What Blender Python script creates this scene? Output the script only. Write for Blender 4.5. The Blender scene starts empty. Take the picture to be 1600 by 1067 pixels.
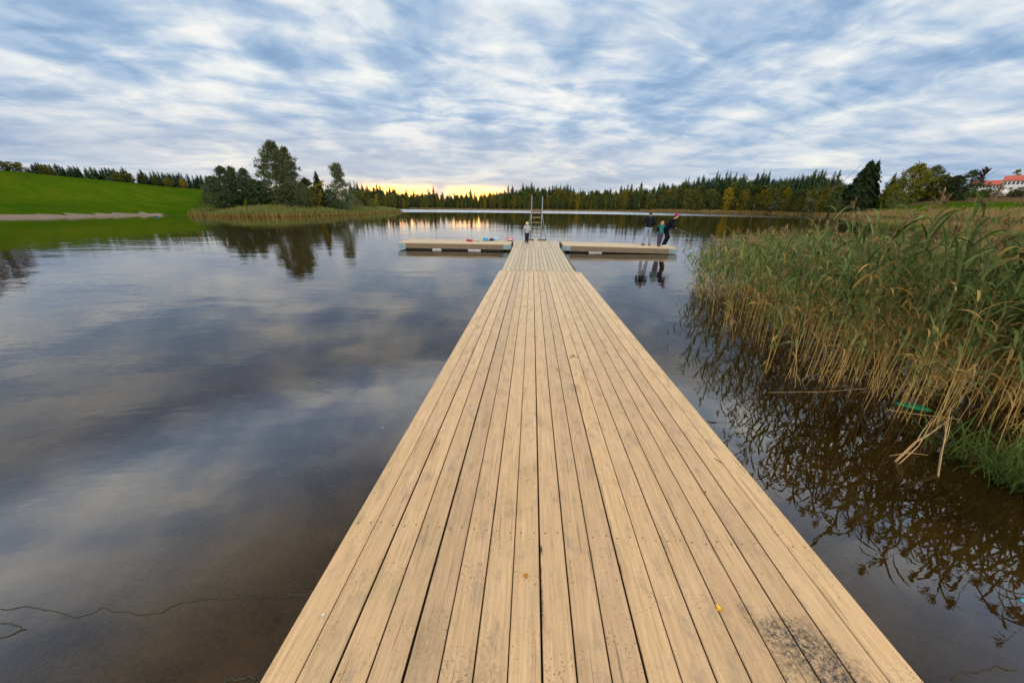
import bpy, math, random
import numpy as np
from mathutils import Vector, Matrix
R = math.radians
random.seed(7)
scene = bpy.context.scene
COL = scene.collection

# ------------------------------------------------------------------ camera
CAM_H = 2.28
FPX = 528.0
PITCH = math.atan(210 / FPX); ROLL = R(0.7); YAW = R(2.97)
def cam_basis():
    f0 = Vector((-math.sin(YAW), math.cos(YAW), 0)); r0 = Vector((math.cos(YAW), math.sin(YAW), 0)); up = Vector((0, 0, 1))
    f = f0 * math.cos(PITCH) - up * math.sin(PITCH); u = up * math.cos(PITCH) + f0 * math.sin(PITCH)
    c, s = math.cos(ROLL), math.sin(ROLL)
    return r0 * c + u * s, u * c - r0 * s, f
CR, CU, CF = cam_basis()
cam_data = bpy.data.cameras.new("camera"); cam = bpy.data.objects.new("camera", cam_data); COL.objects.link(cam)
m = Matrix((CR, CU, -CF)).transposed().to_4x4(); m.translation = Vector((0, 0, CAM_H)); cam.matrix_world = m
cam_data.sensor_width = 36.0; cam_data.lens = FPX / 1600 * 36; cam_data.clip_start = 0.05; cam_data.clip_end = 6000
scene.camera = cam
def ray(px, py):
    return (CR * (px - 800) - CU * (py - 533.5) + CF * FPX).normalized()
def at_z(px, py, z=0.0):
    d = ray(px, py); t = (z - CAM_H) / d.z; return Vector((0, 0, CAM_H)) + d * t
def at_d(px, py, dist):
    r = ray(px, py); t = dist / math.hypot(r.x, r.y); return Vector((0, 0, CAM_H)) + r * t

# ------------------------------------------------------------------ materials
def new_mat(name):
    mt = bpy.data.materials.new(name); mt.use_nodes = True
    nt = mt.node_tree; nt.nodes.clear()
    return mt, nt
class NT:
    """small helper for building node trees"""
    def __init__(s, nt): s.nt = nt
    def n(s, typ, **kw):
        nd = s.nt.nodes.new(typ)
        for k, v in kw.items():
            if k.startswith('i_'):
                key = k[2:]; key = int(key) if key.isdigit() else key.replace('_', ' ')
                s.set(nd.inputs[key], v)
            else: setattr(nd, k, v)
        return nd
    def set(s, sock, v):
        if hasattr(v, 'is_linked') or isinstance(v, bpy.types.NodeSocket): s.nt.links.new(v, sock)
        elif isinstance(v, (tuple, list)) and sock.type == 'RGBA' and len(v) == 3: sock.default_value = (*v, 1)
        else: sock.default_value = v
    def math(s, op, a, b=None, c=None, clamp=False):
        nd = s.n('ShaderNodeMath', operation=op, use_clamp=clamp)
        for i, v in enumerate((a, b, c)):
            if v is not None: s.set(nd.inputs[i], v)
        return nd.outputs[0]
    def mix(s, fac, a, b, blend='MIX'):
        nd = s.n('ShaderNodeMix', data_type='RGBA', blend_type=blend)
        s.set(nd.inputs[0], fac); s.set(nd.inputs[6], a); s.set(nd.inputs[7], b)
        return nd.outputs[2]
    def mapr(s, v, a, b, c=0.0, d=1.0, smooth=False):
        nd = s.n('ShaderNodeMapRange', interpolation_type='SMOOTHSTEP' if smooth else 'LINEAR')
        s.set(nd.inputs[0], v)
        for i, x in zip((1, 2, 3, 4), (a, b, c, d)): s.set(nd.inputs[i], x)
        return nd.outputs[0]
    def noise(s, vec, scale, detail=3, rough=0.5, dist=0.0, out='Fac'):
        nd = s.n('ShaderNodeTexNoise'); s.set(nd.inputs['Vector'], vec); nd.inputs['Scale'].default_value = scale
        nd.inputs['Detail'].default_value = detail; nd.inputs['Roughness'].default_value = rough; nd.inputs['Distortion'].default_value = dist
        return nd.outputs[out]
    def scale(s, vec, sc, loc=(0, 0, 0)):
        nd = s.n('ShaderNodeMapping'); s.set(nd.inputs[0], vec); nd.inputs['Scale'].default_value = sc; nd.inputs['Location'].default_value = loc
        return nd.outputs[0]
    def ramp(s, fac, stops, interp='LINEAR'):
        nd = s.n('ShaderNodeValToRGB'); s.set(nd.inputs[0], fac); cr = nd.color_ramp; cr.interpolation = interp
        while len(cr.elements) < len(stops): cr.elements.new(0.5)
        for e, (p, c) in zip(cr.elements, stops):
            e.position = p; e.color = (*c, 1) if len(c) == 3 else c
        return nd.outputs[0]
    def out(s, sh, vol=None):
        o = s.n('ShaderNodeOutputMaterial'); s.nt.links.new(sh, o.inputs[0])
        return o

def simple_mat(name, col, rough=0.8, var=0.25, scale=8.0, metal=0.0, bump=0.0, spec=0.3):
    mt, nt = new_mat(name); k = NT(nt)
    tc = k.n('ShaderNodeTexCoord').outputs['Object']
    n = k.noise(tc, scale, 4, 0.6)
    f = k.mapr(n, 0.3, 0.7, 1 - var, 1 + var)
    c = k.mix(1.0, (*col, 1), k.n('ShaderNodeCombineColor', i_0=f, i_1=f, i_2=f).outputs[0], 'MULTIPLY')
    b = k.n('ShaderNodeBsdfPrincipled', i_Base_Color=c, i_Roughness=rough, i_Metallic=metal); b.inputs['Specular IOR Level'].default_value = spec
    if bump:
        bp = k.n('ShaderNodeBump', i_Strength=bump, i_Distance=0.01, i_Height=n); nt.links.new(bp.outputs[0], b.inputs['Normal'])
    k.out(b.outputs[0]); return mt

def wood_mat(name, base=(0.615, 0.392, 0.207), grey=(0.645, 0.505, 0.365), stain=False, greyness=0.0, dirt=1.0):
    """sawn decking: grain along local Y, one random tone per board (mesh island)"""
    mt, nt = new_mat(name); k = NT(nt)
    co = k.n('ShaderNodeTexCoord').outputs['Object']
    isl = k.n('ShaderNodeNewGeometry').outputs['Random Per Island']
    off = k.n('ShaderNodeCombineXYZ', i_0=k.math('MULTIPLY', isl, 37.0), i_1=k.math('MULTIPLY', isl, 91.0), i_2=0.0).outputs[0]
    v = k.n('ShaderNodeVectorMath', operation='ADD', i_0=co, i_1=off).outputs[0]
    grain = k.noise(k.scale(v, (1, 0.035, 1)), 75, 5, 0.65, 0.6)
    wide = k.noise(k.scale(v, (1, 0.12, 1)), 16, 4, 0.6, 1.2)
    cloud = k.noise(v, 3.2, 4, 0.6)
    fine = k.noise(v, 160, 2, 0.6)
    c = k.mix(k.mapr(grain, 0.34, 0.70), (base[0] * .70, base[1] * .65, base[2] * .56, 1), (base[0] * 1.10, base[1] * 1.10, base[2] * 1.12, 1))
    c = k.mix(k.mapr(wide, 0.35, 0.75, 0, 0.6), c, (base[0] * .86, base[1] * .80, base[2] * .72, 1))
    # weathering to grey along the walk: real greying, more towards the lake end
    sep = k.n('ShaderNodeSeparateXYZ', i_0=co)
    yf = k.mapr(sep.outputs[1], 1.5, 9.0, 0.15 + greyness, 0.72 + greyness)
    gf = k.math('MULTIPLY', yf, k.mapr(cloud, 0.3, 0.65, 0.35, 1.0), clamp=True)
    c = k.mix(gf, c, (*grey, 1))
    tone = k.mapr(isl, 0, 1, 0.86, 1.11)
    c = k.mix(1.0, c, k.n('ShaderNodeCombineColor', i_0=tone, i_1=tone, i_2=k.math('MULTIPLY', tone, k.mapr(isl, 0, 1, 1.03, 0.96))).outputs[0], 'MULTIPLY')
    # greenish algae blotches
    alg = k.noise(k.scale(v, (1, .35, 1)), 5.0, 5, 0.65)
    c = k.mix(k.mapr(alg, 0.50, 0.75, 0, 0.42), c, (0.30, 0.235, 0.12, 1))
    # knots : sparse dark ovals
    vor = k.n('ShaderNodeTexVoronoi', feature='F1'); k.set(vor.inputs['Vector'], k.scale(v, (6.9, 1.7, 1))); vor.inputs['Scale'].default_value = 1.0
    kn = k.math('MULTIPLY', k.mapr(vor.outputs['Distance'], 0.035, 0.11, 1, 0), k.math('GREATER_THAN', k.n('ShaderNodeSeparateColor', i_0=vor.outputs['Color']).outputs[0], 0.45))
    c = k.mix(k.math('MULTIPLY', kn, 0.8), c, (0.20, 0.11, 0.05, 1))
    ringm = k.math('MULTIPLY', k.math('MULTIPLY', k.mapr(vor.outputs['Distance'], 0.10, 0.16, 0, 1), k.mapr(vor.outputs['Distance'], 0.16, 0.30, 1, 0)), k.math('GREATER_THAN', k.n('ShaderNodeSeparateColor', i_0=vor.outputs['Color']).outputs[0], 0.45))
    c = k.mix(k.math('MULTIPLY', ringm, 0.4), c, (0.30, 0.19, 0.09, 1))
    # dark mould specks and drying cracks
    sp = k.noise(v, 95, 2, 0.5); spm = k.noise(v, 4.0, 4, 0.65)
    spk = k.math('MULTIPLY', k.mapr(sp, 0.61, 0.66), k.mapr(spm, 0.46, 0.66, 0.0, 1.0))
    c = k.mix(k.math('MULTIPLY', spk, 0.75 * dirt), c, (0.06, 0.05, 0.04, 1))
    sm = k.noise(k.scale(v, (1, .5, 1)), 11, 6, 0.75)
    c = k.mix(k.math('MULTIPLY', k.mapr(sm, 0.53, 0.70), 0.50 * dirt), c, (0.17, 0.145, 0.12, 1))
    cr = k.noise(k.scale(v, (1, 0.011, 1)), 110, 1, 0.5, 0.3)
    c = k.mix(k.math('MULTIPLY', k.mapr(cr, 0.70, 0.735), 0.6), c, (0.10, 0.065, 0.035, 1))
    rough = k.mapr(cloud, 0.3, 0.7, 0.62, 0.85)
    if stain:
        # the big dark gritty patch and a few smaller soot marks (fixed places on the deck)
        wob = k.n('ShaderNodeVectorMath', operation='SCALE', i_0=k.n('ShaderNodeVectorMath', operation='SUBTRACT', i_0=k.noise(co, 7, 5, 0.7, 0, 'Color'), i_1=(0.5, 0.5, 0.5)).outputs[0])
        wob.inputs['Scale'].default_value = 0.32
        cw = k.n('ShaderNodeVectorMath', operation='ADD', i_0=co, i_1=wob.outputs[0]).outputs[0]
        def spot(x, y, rx, ry):
            p = k.scale(co if rx < .03 else cw, (1 / rx, 1 / ry, 0), (-x / rx, -y / ry, 0))
            l = k.n('ShaderNodeVectorMath', operation='LENGTH', i_0=p).outputs['Value']
            return k.mapr(l, 0.35, 1.0, 1, 0, True)
        gr = k.mapr(k.noise(co, 55, 4, 0.75), 0.36, 0.60)
        tot = None
        for (x, y, rx, ry, a) in STAINS:
            s_ = k.math('MULTIPLY', spot(x, y, rx, ry), a)
            tot = s_ if tot is None else k.math('MAXIMUM', tot, s_)
        c = k.mix(k.math('MULTIPLY', tot, gr), c, (0.055, 0.046, 0.038, 1))
    bsum = k.math('ADD', k.math('MULTIPLY', grain, 0.7), k.math('MULTIPLY', fine, 0.5))
    bsum = k.math('SUBTRACT', bsum, k.math('MULTIPLY', k.mapr(cr, 0.70, 0.735), 1.2))
    bp = k.n('ShaderNodeBump', i_Strength=0.35, i_Distance=0.004, i_Height=bsum)
    b = k.n('ShaderNodeBsdfPrincipled', i_Base_Color=c, i_Roughness=rough); nt.links.new(bp.outputs[0], b.inputs['Normal'])
    b.inputs['Specular IOR Level'].default_value = 0.3
    k.out(b.outputs[0]); return mt

def foliage_mat(name, dark, light, rnd=0.35, trans=0.35, hue=None):
    """leaves: tone per leaf, per clump noise and per tree"""
    mt, nt = new_mat(name); k = NT(nt)
    g = k.n('ShaderNodeNewGeometry'); oi = k.n('ShaderNodeObjectInfo')
    tc = k.n('ShaderNodeTexCoord').outputs['Object']
    n = k.noise(tc, 7.0, 3, 0.6)
    f = k.math('ADD', k.math('MULTIPLY', g.outputs['Random Per Island'], 0.5), k.math('MULTIPLY', n, 0.6))
    c = k.mix(k.mapr(f, 0.25, 0.85), (*dark, 1), (*light, 1))
    if hue: c = k.mix(k.mapr(oi.outputs['Random'], 0.35, 1.0), c, (*hue, 1))
    t = k.mapr(oi.outputs['Random'], 0, 1, 1 - rnd, 1 + rnd)
    c = k.mix(1.0, c, k.n('ShaderNodeCombineColor', i_0=t, i_1=t, i_2=t).outputs[0], 'MULTIPLY')
    d = k.n('ShaderNodeBsdfDiffuse', i_Color=c); tr = k.n('ShaderNodeBsdfTranslucent', i_Color=c)
    mx = k.n('ShaderNodeMixShader', i_0=trans); nt.links.new(d.outputs[0], mx.inputs[1]); nt.links.new(tr.outputs[0], mx.inputs[2])
    k.out(mx.outputs[0]); return mt

STAINS = [(1.25, 0.95, 0.22, 0.20, 1.0), (1.33, .84, .2, .17, 1.0), (1.12, 1.05, 0.08, 0.16, 0.5), (-0.42, 0.86, 0.16, 0.22, 0.2), (-0.15, 0.78, 0.12, 0.18, 0.25), (0.108, 1.36, 0.014, 0.05, 1.2), (0.107, 1.10, 0.012, 0.16, 1.0), (0.106, 1.24, 0.011, 0.05, .8), (-0.10, 1.62, 0.12, 0.16, 0.25), (0.52, 3.3, 0.10, 0.12, 0.5)]
M = {}
M['deck'] = wood_mat('weathered_decking', stain=True)
M['gangway'] = wood_mat('greyed_decking', (0.54, 0.42, 0.28), (0.52, 0.43, 0.32), greyness=0.1)
M['cap'] = wood_mat('pale_decking', (0.58, 0.46, 0.31), (0.56, 0.46, 0.33), greyness=0.2, dirt=.6)
M['beam'] = wood_mat('brown_beam', (0.165, 0.118, 0.078), (0.17, 0.135, 0.10), greyness=0.1)
M['steel'] = simple_mat('galvanised_steel', (0.20, 0.24, 0.26), 0.5, 0.2, 6, 0.3)
M['bluesteel'] = simple_mat('blue_grey_steel', (0.19, 0.26, 0.29), 0.5, 0.2, 6, 0.2)
M['float'] = simple_mat('black_plastic', (0.012, 0.012, 0.013), 0.5, 0.2)
M['screw'] = simple_mat('dull_screw', (0.10, 0.075, 0.05), 0.5, 0.2, 40, 0.5)
M['rubber'] = simple_mat('dark_rubber', (0.07, 0.06, 0.045), 0.8, 0.3)
M['bark'] = simple_mat('bark', (0.10, 0.075, 0.05), 0.9, 0.4, 12)
M['birchbark'] = simple_mat('birch_bark', (0.42, 0.40, 0.36), 0.85, 0.6, 9)
M['spruce'] = foliage_mat('spruce_needles', (0.026, 0.047, 0.026), (0.068, 0.102, 0.044), 0.35, 0.2)
M['fir'] = foliage_mat('fir_needles', (0.013, 0.022, 0.010), (0.032, 0.046, 0.018), 0.2, 0.15)
M['birch'] = foliage_mat('birch_leaves', (0.07, 0.1, 0.026), (0.15, 0.175, 0.045), 0.3, 0.35)
M['mixed'] = foliage_mat('mixed_leaves', (0.06, 0.088, 0.028), (0.125, 0.145, 0.042), 0.35, 0.35, hue=(0.12, 0.105, 0.022))
M['alder'] = foliage_mat('alder_leaves', (0.042, 0.06, 0.032), (0.088, 0.115, 0.05), 0.2, 0.25)
M['oldbirch'] = foliage_mat('grey_green_leaves', (0.05, 0.064, 0.028), (0.125, 0.14, 0.058), 0.15, 0.3)
M['yellow'] = foliage_mat('yellow_leaves', (0.16, 0.12, 0.012), (0.33, 0.235, 0.022), 0.25, 0.4)
M['olive'] = foliage_mat('olive_leaves', (0.095, 0.1, 0.018), (0.2, 0.18, 0.03), 0.25, 0.35)
M['rust'] = foliage_mat('rust_leaves', (0.055, 0.030, 0.018), (0.11, 0.055, 0.025), 0.2, 0.3)
M['greygreen'] = foliage_mat('willow_leaves', (0.085, 0.105, 0.05), (0.18, 0.195, 0.095), 0.2, 0.3)
M['hedge'] = foliage_mat('hedge_leaves', (0.03, 0.04, 0.02), (0.07, 0.075, 0.03), 0.2, 0.3)
M['reedleaf'] = foliage_mat('reed_leaves', (0.040, 0.068, 0.018), (0.215, 0.255, 0.085), 0.25, 0.35)
M['reedleafdry'] = foliage_mat('dry_reed_leaves', (0.3, 0.17, 0.04), (0.52, 0.34, 0.12), 0.25, 0.35)
M['panicle'] = foliage_mat('reed_panicle', (0.17, 0.105, 0.055), (0.36, 0.25, 0.14), 0.25, 0.3)
M['darkpanicle'] = foliage_mat('dark_reed_panicle', (0.05, 0.03, 0.04), (0.10, 0.06, 0.06), 0.1, 0.2)
M['sedge'] = foliage_mat('sedge_blades', (0.05, 0.085, 0.02), (0.13, 0.17, 0.045), 0.2, 0.3)
M['farreed'] = foliage_mat('far_reed_blades', (0.12, 0.13, 0.035), (0.26, 0.25, 0.085), 0.1, 0.3)
M['farreedbase'] = foliage_mat('far_reed_stems', (0.2, 0.125, 0.035), (0.32, 0.21, 0.07), 0.1, 0.2)
M['tanreed'] = foliage_mat('tan_reed_blades', (0.24, 0.165, 0.06), (0.38, 0.27, 0.11), 0.1, 0.3)
def stem_mat():
    mt, nt = new_mat('reed_stem'); k = NT(nt)
    g = k.n('ShaderNodeNewGeometry'); z = k.n('ShaderNodeSeparateXYZ', i_0=g.outputs['Position']).outputs[2]
    c0 = k.mix(g.outputs['Random Per Island'], (0.28, 0.15, 0.03, 1), (0.74, 0.47, 0.15, 1))
    c1 = k.mix(g.outputs['Random Per Island'], (0.09, 0.11, 0.03, 1), (0.20, 0.17, 0.05, 1))
    c = k.mix(k.mapr(z, 0.5, 1.5), c0, c1)
    b = k.n('ShaderNodeBsdfPrincipled', i_Base_Color=c, i_Roughness=0.6); k.out(b.outputs[0]); return mt
M['reedstem'] = stem_mat()
M['palestem'] = simple_mat('pale_dead_stem', (0.40, 0.25, 0.11), 0.7, 0.3, 20)

# ------------------------------------------------------------------ mesh helpers
class MB:
    def __init__(s): s.v = []; s.f = []; s.mi = []
    def add(s, vs, fs, mi=0):
        o = len(s.v); s.v += [tuple(p) for p in vs]; s.f += [tuple(i + o for i in f) for f in fs]; s.mi += [mi] * len(fs)
    def box(s, x0, x1, y0, y1, z0, z1, mi=0, mat=None):
        vs = [Vector((x, y, z)) for z in (z0, z1) for (x, y) in ((x0, y0), (x1, y0), (x1, y1), (x0, y1))]
        if mat is not None: vs = [mat @ p for p in vs]
        s.add(vs, [(3, 2, 1, 0), (4, 5, 6, 7), (0, 1, 5, 4), (1, 2, 6, 5), (2, 3, 7, 6), (3, 0, 4, 7)], mi)
    def tube(s, pts, rad, n=6, mi=0, cap=True):
        pts = [Vector(p) for p in pts]; vs = []; fs = []
        ref = None
        for i, p in enumerate(pts):
            t = (pts[min(i + 1, len(pts) - 1)] - pts[max(i - 1, 0)])
            t = t.normalized() if t.length > 1e-9 else Vector((0, 0, 1))
            if ref is None: ref = Vector((1, 0, 0)) if abs(t.x) < .8 else Vector((0, 1, 0))
            a = (ref - t * ref.dot(t)).normalized(); b = t.cross(a); ref = a
            r = rad[i] if isinstance(rad, (list, tuple)) else rad
            for j in range(n):
                an = 2 * math.pi * j / n; vs.append(p + (a * math.cos(an) + b * math.sin(an)) * r)
        for i in range(len(pts) - 1):
            for j in range(n):
                fs.append((i * n + j, i * n + (j + 1) % n, (i + 1) * n + (j + 1) % n, (i + 1) * n + j))
        if cap:
            fs.append(tuple(reversed(range(n)))); fs.append(tuple(range((len(pts) - 1) * n, len(pts) * n)))
        s.add(vs, fs, mi)
    def sphere(s, c, rx, ry=None, rz=None, nu=12, nv=8, mi=0, rot=None):
        ry = ry or rx; rz = rz or rx; c = Vector(c); vs = []; fs = []
        for i in range(nv + 1):
            th = math.pi * i / nv
            for j in range(nu):
                ph = 2 * math.pi * j / nu
                p = Vector((rx * math.sin(th) * math.cos(ph), ry * math.sin(th) * math.sin(ph), rz * math.cos(th)))
                if rot is not None: p = rot @ p
                vs.append(c + p)
        for i in range(nv):
            for j in range(nu):
                fs.append((i * nu + j, (i + 1) * nu + j, (i + 1) * nu + (j + 1) % nu, i * nu + (j + 1) % nu))
        s.add(vs, fs, mi)
    def capsule(s, p0, r0, p1, r1, n=12):
        p0 = Vector(p0); p1 = Vector(p1)
        s.tube([p0, p0.lerp(p1, .5), p1], [r0, (r0 + r1) / 2, r1], n)
        s.sphere(p0, r0, nu=n, nv=8); s.sphere(p1, r1, nu=n, nv=8)
    def mesh(s, name, mats):
        me = bpy.data.meshes.new(name); me.from_pydata(s.v, [], s.f)
        for mt in mats: me.materials.append(mt)
        if len(mats) > 1: me.polygons.foreach_set('material_index', np.array(s.mi, dtype=np.int32))
        me.update(); return me
    def build(s, name, mats, parent=None, smooth=False):
        if not isinstance(mats, (list, tuple)): mats = [mats]
        me = s.mesh(name, mats)
        if smooth: me.polygons.foreach_set('use_smooth', np.ones(len(me.polygons), dtype=bool))
        o = bpy.data.objects.new(name, me); COL.objects.link(o)
        if parent: o.parent = parent
        return o
def np_mesh(name, V, F, mats, mi=None):
    me = bpy.data.meshes.new(name)
    V = np.asarray(V, dtype=np.float32); F = np.asarray(F, dtype=np.int32); k = F.shape[1]
    me.vertices.add(len(V)); me.vertices.foreach_set('co', V.ravel())
    me.loops.add(F.size); me.loops.foreach_set('vertex_index', F.ravel())
    me.polygons.add(len(F)); me.polygons.foreach_set('loop_start', np.arange(0, F.size, k, dtype=np.int32))
    for mt in (mats if isinstance(mats, (list, tuple)) else [mats]): me.materials.append(mt)
    if mi is not None: me.polygons.foreach_set('material_index', np.asarray(mi, dtype=np.int32))
    me.update(calc_edges=True); return me
def link(name, me, parent=None):
    o = bpy.data.objects.new(name, me); COL.objects.link(o)
    if parent: o.parent = parent
    return o
def tag(o, label=None, cat=None, group=None, kind=None):
    if label: o['label'] = label
    if cat: o['category'] = cat
    if group: o['group'] = group
    if kind: o['kind'] = kind
    return o
def empty(name, loc=(0, 0, 0), rz=0.0):
    o = bpy.data.objects.new(name, None); COL.objects.link(o); o.location = loc; o.rotation_euler.z = rz; o.empty_display_size = 0.2
    return o
def copy_thing(src, loc, rz=0.0, sc=(1, 1, 1), label=None, group=None, cat=None):
    r = src.copy(); COL.objects.link(r); r.location = loc; r.rotation_euler = (0, 0, rz); r.scale = sc
    for ch in KIDS[src.name]:
        c = ch.copy(); COL.objects.link(c); c.parent = r
    if label: r['label'] = label
    if group: r['group'] = group
    if cat: r['category'] = cat
    return r
KIDS = {}

# ------------------------------------------------------------------ lake outline and ground
LAKE = [(-30, -5), (-60, 8), (-76, 30), (-75, 46), (-71.8, 51), (-72.2, 58.5), (-73, 64), (-66, 66), (-56, 63.5), (-48.5, 69), (-44, 80), (-47, 112), (-52, 140), (-75, 150), (-120, 190), (-130, 235),
        (-86, 250), (-52, 266), (-16, 277), (30, 280), (81, 279), (125, 268), (160, 255), (158, 220), (146, 189), (152, 160), (140, 110), (95, 60), (50, 30), (22, 14), (13.5, 6), (9.0, 1.0), (6.0, -2.2), (2, -4), (-10, -4.5)]
LK = np.array(LAKE, dtype=float)
def lake_sd(P):
    """signed distance to the lake outline, negative in the water"""
    P = np.asarray(P, float); a = LK; b = np.roll(LK, -1, 0)
    dmin = np.full(len(P), 1e9); inside = np.zeros(len(P), bool)
    for i in range(len(a)):
        e = b[i] - a[i]; w = P - a[i]
        t = np.clip((w @ e) / (e @ e), 0, 1); d = w - t[:, None] * e
        dmin = np.minimum(dmin, np.hypot(d[:, 0], d[:, 1]))
        c = (a[i, 1] > P[:, 1]) != (b[i, 1] > P[:, 1])
        with np.errstate(divide='ignore', invalid='ignore'):
            xi = a[i, 0] + (P[:, 1] - a[i, 1]) * e[0] / e[1]
        inside ^= c & (P[:, 0] < xi)
    return np.where(inside, -dmin, dmin)
def HP(px, py, d):
    p = at_d(px, py, d); return (p.x, p.y, p.z)
CTRL = [HP(-60, 262, 150), HP(0, 268, 150), HP(60, 272, 148), HP(120, 278, 145), HP(180, 285, 140), HP(240, 292, 136), HP(300, 299, 134), HP(335, 304, 132),
        HP(0, 310, 105), HP(120, 312, 105), HP(240, 316, 104), HP(-200, 240, 150), HP(0, 268, 230), HP(180, 285, 220), HP(330, 304, 220),
        HP(430, 312, 105), HP(540, 316, 115),
        (-86, 280, 2), (-52, 300, 2.5), (-16, 310, 3), (30, 315, 4), (81, 315, 6), (125, 305, 7), (190, 290, 8), (-52, 400, 5), (60, 420, 10), (200, 400, 14),
        HP(1330, 326, 245), HP(1400, 321, 250), HP(1450, 313, 252), HP(1530, 317, 238), HP(1600, 318, 230), HP(1540, 299, 288), HP(1600, 297, 282), HP(1700, 300, 285), HP(1450, 307, 300), HP(1600, 290, 370), HP(1500, 309, 262), HP(1570, 309, 255),
        (0, -20, 2), (-60, -20, 3), (20, -10, 1.0), (40, 5, 1.2), (100, 40, 1.2)]
CT = np.array(CTRL)
def ground_h(P):
    P = np.asarray(P, float); sd = lake_sd(P)
    d2 = ((P[:, None, :] - CT[None, :, :2]) ** 2).sum(2) + 60.0
    w = d2 ** -2.2; base = (w * CT[:, 2]).sum(1) / w.sum(1)
    base = np.maximum(base, 0.5)
    def ss(x): x = np.clip(x, 0, 1); return x * x * (3 - 2 * x)
    land = 0.22 * ss(sd / 1.5) + 0.35 * ss(sd / 9) + np.maximum(base - 0.57, 0) * ss(sd / 26)
    far = np.hypot(P[:, 0], P[:, 1]) > 40
    bed = -np.minimum(0.55 * (1 - np.exp(sd / 2.2)) + np.maximum(-sd - 3, 0) * 0.085, 6.0)
    return np.where(sd > 0, land, bed), sd
def gz(x, y):
    return float(ground_h([(x, y)])[0][0])
def build_ground():
    rad = np.concatenate([np.linspace(0.3, 12, 40), np.geomspace(12.5, 700, 150), np.array([900, 1300, 2200, 4000])])
    na = 560
    ang = np.linspace(0, 2 * np.pi, na, endpoint=False)
    X = (rad[:, None] * np.sin(ang)[None]).ravel(); Y = (rad[:, None] * np.cos(ang)[None]).ravel()
    P = np.stack([X, Y], 1); Z = np.zeros(len(P)); SD = np.zeros(len(P))
    for i in range(0, len(P), 20000): Z[i:i + 20000], SD[i:i + 20000] = ground_h(P[i:i + 20000])
    nr = len(rad); i0 = (np.arange(nr - 1)[:, None] * na + np.arange(na)[None]); j1 = np.roll(i0, -1, 1)
    F = np.stack([i0, i0 + na, j1 + na, j1], 2).reshape(-1, 4)
    V = np.stack([X, Y, Z], 1)
    me = np_mesh('ground', V, F[:, ::-1], M['ground']); me.polygons.foreach_set('use_smooth', np.ones(len(F), bool))
    # which surface grows where (grass, sand, ploughed soil); the rest is forest floor
    az = np.degrees(np.arctan2(X, Y)); d = np.hypot(X, Y)
    c = np.zeros((len(P), 4), np.float32); c[:, 3] = 1
    grass = ((az < -28) & (SD > 0.0)) | ((az > 34) & (d > 60) & (d < 330) & (SD > 2)); c[:, 0] = grass
    sand = (az < -47.0) & (az > -75) & (SD > -1.2) & (SD < 3.0) & (d > 40); c[:, 1] = sand
    soil = (az > 43.2) & (d > 243) & (d < 268) & (SD > 6); c[:, 2] = soil
    at = me.color_attributes.new('cover', 'FLOAT_COLOR', 'POINT'); at.data.foreach_set('color', c.ravel())
    return tag(link('ground', me), kind='structure')
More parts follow.
